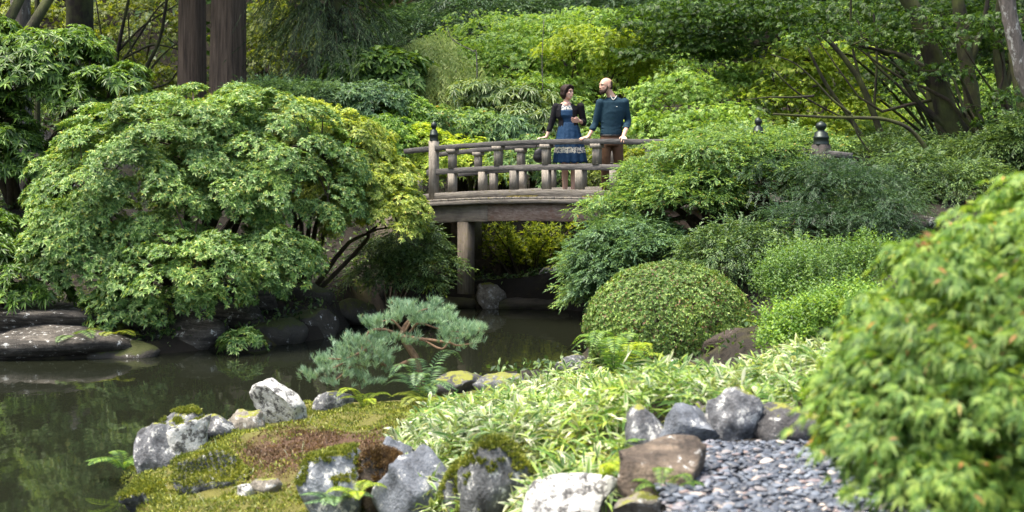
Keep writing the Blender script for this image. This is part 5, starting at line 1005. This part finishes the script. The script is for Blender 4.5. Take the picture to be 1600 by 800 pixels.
def weeping():
    base = gp(522, 29.5); root = empty('weeping_conifer', base, 'drooping dark conifer with feathery hanging twigs right of the cedars', 'tree'); B = Acc(); tube(B, [base - [0, 0, .1], base + [0, 0, 6], base + [.1, 0, 12]], [.22, .17, .08], 12, 14, .04); B.build('trunk', M['darkbark'], root, True)
    acc = Acc(); tw = Acc()
    for i in range(70):
        z = base[2] + rng.uniform(1.6, 8.5); a = rng.uniform(-np.pi, 0.3) if rng.random() < .85 else rng.uniform(0, np.pi); ln = rng.uniform(.9, 1.75) * (1 - .05 * (z - 4)); o = np.array([math.cos(a), math.sin(a), 0]); s = np.array([base[0], base[1], z])
        C = catmull([s, s + o * ln * .5 + [0, 0, .2], s + o * ln + [0, 0, -.15 - rng.random() * .4]], 16); B = Acc(); tube(B, C, [.028, .008], 5, 8); B.build('branch', M['darkbark'], root, True)
        k = 26; j = rng.integers(4, 16, k); q = C[j] + rng.normal(size=(k, 3)) * .08; sprays(acc, q, nrm(o * .55 + rng.normal(size=(k, 3)) * .35 + [0, 0, -.75]), 20, .75 * rng.uniform(.6, 1.2, k), .085, .18, droop=.35, ang=.6)
    o = acc.build('crown', G['weeping'], root); o['kind'] = 'stuff'
weeping()
# crooked dark maples on the right, thin ones upper left
for lab, w0, w1, Y, tr, brs in (
    ('thick dark leaning trunk curving up to the left at the upper right', 44, 20, 24.5, [(1555, 290), (1520, 240), (1478, 170), (1458, 90), (1435, 30), (1405, -30), (1360, -140)], [[(1470, 150), (1420, 95), (1380, 80), (1330, 70)], [(1500, 210), (1440, 165), (1400, 110)]]),
    ('upright dark trunk in the middle of the right hand cluster', 32, 18, 25, [(1535, 290), (1525, 200), (1512, 110), (1500, 20), (1480, -100)], [[(1520, 150), (1495, 60), (1490, -20)], [(1515, 100), (1540, 20), (1545, -40)]]),
    ('dark forked trunk left of the thick leaning one', 20, 8, 25.5, [(1500, 285), (1480, 225), (1455, 160), (1448, 110), (1400, 85)], [[(1460, 190), (1410, 140), (1360, 90), (1340, 30)]]),
    ('slender dark trunk leaning left over the glowing maple', 14, 6, 26, [(1395, 262), (1375, 205), (1345, 130), (1310, 80), (1280, 50)], [[(1365, 180), (1370, 90), (1365, 20)], [(1345, 130), (1330, 60), (1330, -20)]]),
    ('second slender dark stem crossing in front of the glowing maple', 11, 4, 25.8, [(1380, 275), (1350, 220), (1325, 180), (1290, 130), (1262, 75)], [[(1330, 190), (1280, 165), (1240, 140), (1205, 105)]]),
    ('mossy dark trunk at the far right behind the cluster', 24, 14, 27, [(1570, 280), (1575, 180), (1560, 80), (1570, -60)], [[(1570, 150), (1590, 60), (1610, 0)]]),
    ('light barked mossy trunk leaning in at the top right corner', 22, 26, 22, [(1625, 190), (1600, 120), (1585, 60), (1575, 10), (1565, -60)], [])):
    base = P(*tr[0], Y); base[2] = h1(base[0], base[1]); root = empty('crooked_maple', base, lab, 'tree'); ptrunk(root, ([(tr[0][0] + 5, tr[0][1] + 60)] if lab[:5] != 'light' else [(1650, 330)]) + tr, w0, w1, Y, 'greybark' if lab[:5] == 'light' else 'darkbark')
    for br in brs: ptrunk(root, br, w1 * .8, 3, Y, name='branch', sides=6)
for lab, Y, tr, brs in (('thin branching dark tree between the dark trunk and the cedars', 32, [(178, 170), (180, 110), (190, 50), (205, -20)], [[(182, 110), (215, 60), (245, 15), (275, -10)], [(185, 80), (225, 40), (280, 5)], [(180, 120), (160, 60), (150, 0)], [(195, 90), (240, 70), (285, 78), (262, 60)]]),
                        ('thin dark sapling with arching boughs left of the cedars', 31, [(222, 165), (228, 110), (250, 60), (262, -10)], [[(228, 120), (250, 90), (285, 60)], [(226, 130), (205, 80), (200, 20)], [(225, 140), (262, 130), (285, 100)]]),
                        ('pale arching bare stem beside the weeping bush', 29, [(745, 95), (738, 80), (720, 70), (705, 60), (698, 40)], []), ('thin grey upright stem above the woman', 28.5, [(849, 175), (848, 140), (847, 90), (850, 30)], [])):
    base = P(*tr[0], Y); base[2] = h1(base[0], base[1]); root = empty('slender_tree', base, lab, 'tree'); w_ = 9 if Y > 30 else 2.2
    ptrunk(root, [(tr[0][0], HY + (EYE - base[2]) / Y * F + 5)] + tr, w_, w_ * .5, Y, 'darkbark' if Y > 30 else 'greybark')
    for br in brs: ptrunk(root, br, w_ * .5, 2, Y, name='branch', sides=5)
# long low mossy bough crossing above the finials
base = P(1475, 182, 21.5); base[2] = h1(base[0], base[1]); root = empty('crooked_maple', base, 'low maple with a long horizontal bare bough above the black finial posts', 'tree')
ptrunk(root, [(1475, 330), (1455, 250), (1425, 205), (1385, 187), (1340, 184), (1290, 183), (1240, 180), (1208, 178)], 8, 3, 21.5)
for br in ([(1330, 178), (1300, 155), (1272, 125), (1240, 98), (1205, 85)], [(1272, 150), (1240, 152), (1200, 152), (1165, 156)], [(1330, 178), (1340, 210), (1360, 240)]): ptrunk(root, br, 4.5, 1.5, 21.5, name='branch', sides=5)

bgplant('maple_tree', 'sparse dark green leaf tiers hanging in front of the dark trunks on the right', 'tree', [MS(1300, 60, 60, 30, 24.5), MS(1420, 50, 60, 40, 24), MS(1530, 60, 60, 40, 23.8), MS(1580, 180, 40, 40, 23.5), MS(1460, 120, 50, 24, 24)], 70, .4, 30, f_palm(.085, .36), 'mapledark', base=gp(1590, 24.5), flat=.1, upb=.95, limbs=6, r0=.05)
bgplant('maple_tree', 'yellowish green undergrowth between the feet of the dark trunks', 'tree', [MS(1430, 225, 90, 34, 30), MS(1330, 215, 60, 30, 30), MS(1530, 215, 70, 40, 30)], 80, .5, 40, f_palm(.095, .36), 'maple', flat=.15, limbs=6)
bgplant('azalea', 'dark shrub at the far right edge beside the light barked trunk', 'shrub', [MS(1600, 230, 60, 40, 22)], 36, .3, 44, f_spray(8, .2, .06, .36), 'smalldark')
def cover():
    x = rng.uniform(-16, 16, 170000); y = rng.uniform(12.2, 44, 170000); s = pond_sd(x, y); ok = (s > .15) & ((x > 1.3) | (y > 14.5)) & (vnoise(x, y, .7, 12) + .3 * vnoise(x, y, 3, 13) > .38) & ~((np.abs((x - .515) * math.sin(TH) + (y - 21) * math.cos(TH) - .87) < 1.2) & (x > 3)) ; x, y = x[ok], y[ok]
    B = np.stack([x, y, H(x, y) + rng.random(len(x)) * .10], -1); acc = Acc(); leaves4(acc, B, nrm(rng.normal(size=B.shape) + [0, -.3, .6]), rng.normal(size=B.shape) * .4 + [0, 0, 1], rng.uniform(.05, .12, len(x)) * np.interp(y, [24, 36], [1, 2]), rng.uniform(.025, .05, len(x)) * np.interp(y, [24, 36], [1, 2]), fold=.15, droop=.2)
    o = acc.build('ground_cover', G['smalldark']); tag(o, 'low leafy ground cover over the dark soil of the banks', 'ground cover', None, 'stuff')
cover()
# far wood covering the hillside behind everything (one mass), also seen mirrored in the pond
plant('maple_tree', 'unseen dark maple canopy added above the top edge to shade the right side', 'tree', gp(1640, 24), [(np.array([9.5, 23.5, 9.0]), (6.0, 5.5, 1.2)), (np.array([13, 20, 10]), (4, 4, 1.2)), (np.array([5.5, 27.5, 10]), (4, 3.5, 1.0))], 230, .9, 44, f_palm(.14, .4), 'mapledark', bmat='darkbark', limbs=6, r0=.12, twig=.2, flat=.1, upb=.95, front=2, zmin=-.9)  # out-of-view canopy, added to put the upper right in shade
plant('conifer', 'unseen dark conifer boughs added above the top left corner for shade', 'tree', gp(-140, 22), [(np.array([-10.5, 26.5, 9.2]), (3.0, 3.5, 1.6)), (np.array([-7.5, 27, 9.5]), (3, 3, 1.3))], 90, .8, 40, f_spray(9, .45, .14, .25), 'conifer', bmat='darkbark', limbs=6, r0=.12, twig=.2, flat=.12, upb=.9, front=2, zmin=-.9)  # boughs added out of view as shade for the upper left, set well back
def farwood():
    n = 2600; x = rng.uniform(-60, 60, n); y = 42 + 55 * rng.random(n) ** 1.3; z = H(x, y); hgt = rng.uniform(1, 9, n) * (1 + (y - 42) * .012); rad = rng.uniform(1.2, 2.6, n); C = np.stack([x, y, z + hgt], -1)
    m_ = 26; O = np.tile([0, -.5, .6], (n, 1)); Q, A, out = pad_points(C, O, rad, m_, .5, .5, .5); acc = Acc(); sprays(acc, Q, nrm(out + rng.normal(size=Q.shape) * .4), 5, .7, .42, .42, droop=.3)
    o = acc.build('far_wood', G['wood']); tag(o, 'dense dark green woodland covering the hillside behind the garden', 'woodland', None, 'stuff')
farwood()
tot = sum(len(o.data.polygons) for o in bpy.data.objects if o.type == 'MESH'); print('POLYS', tot, 'objects', len(bpy.data.objects))
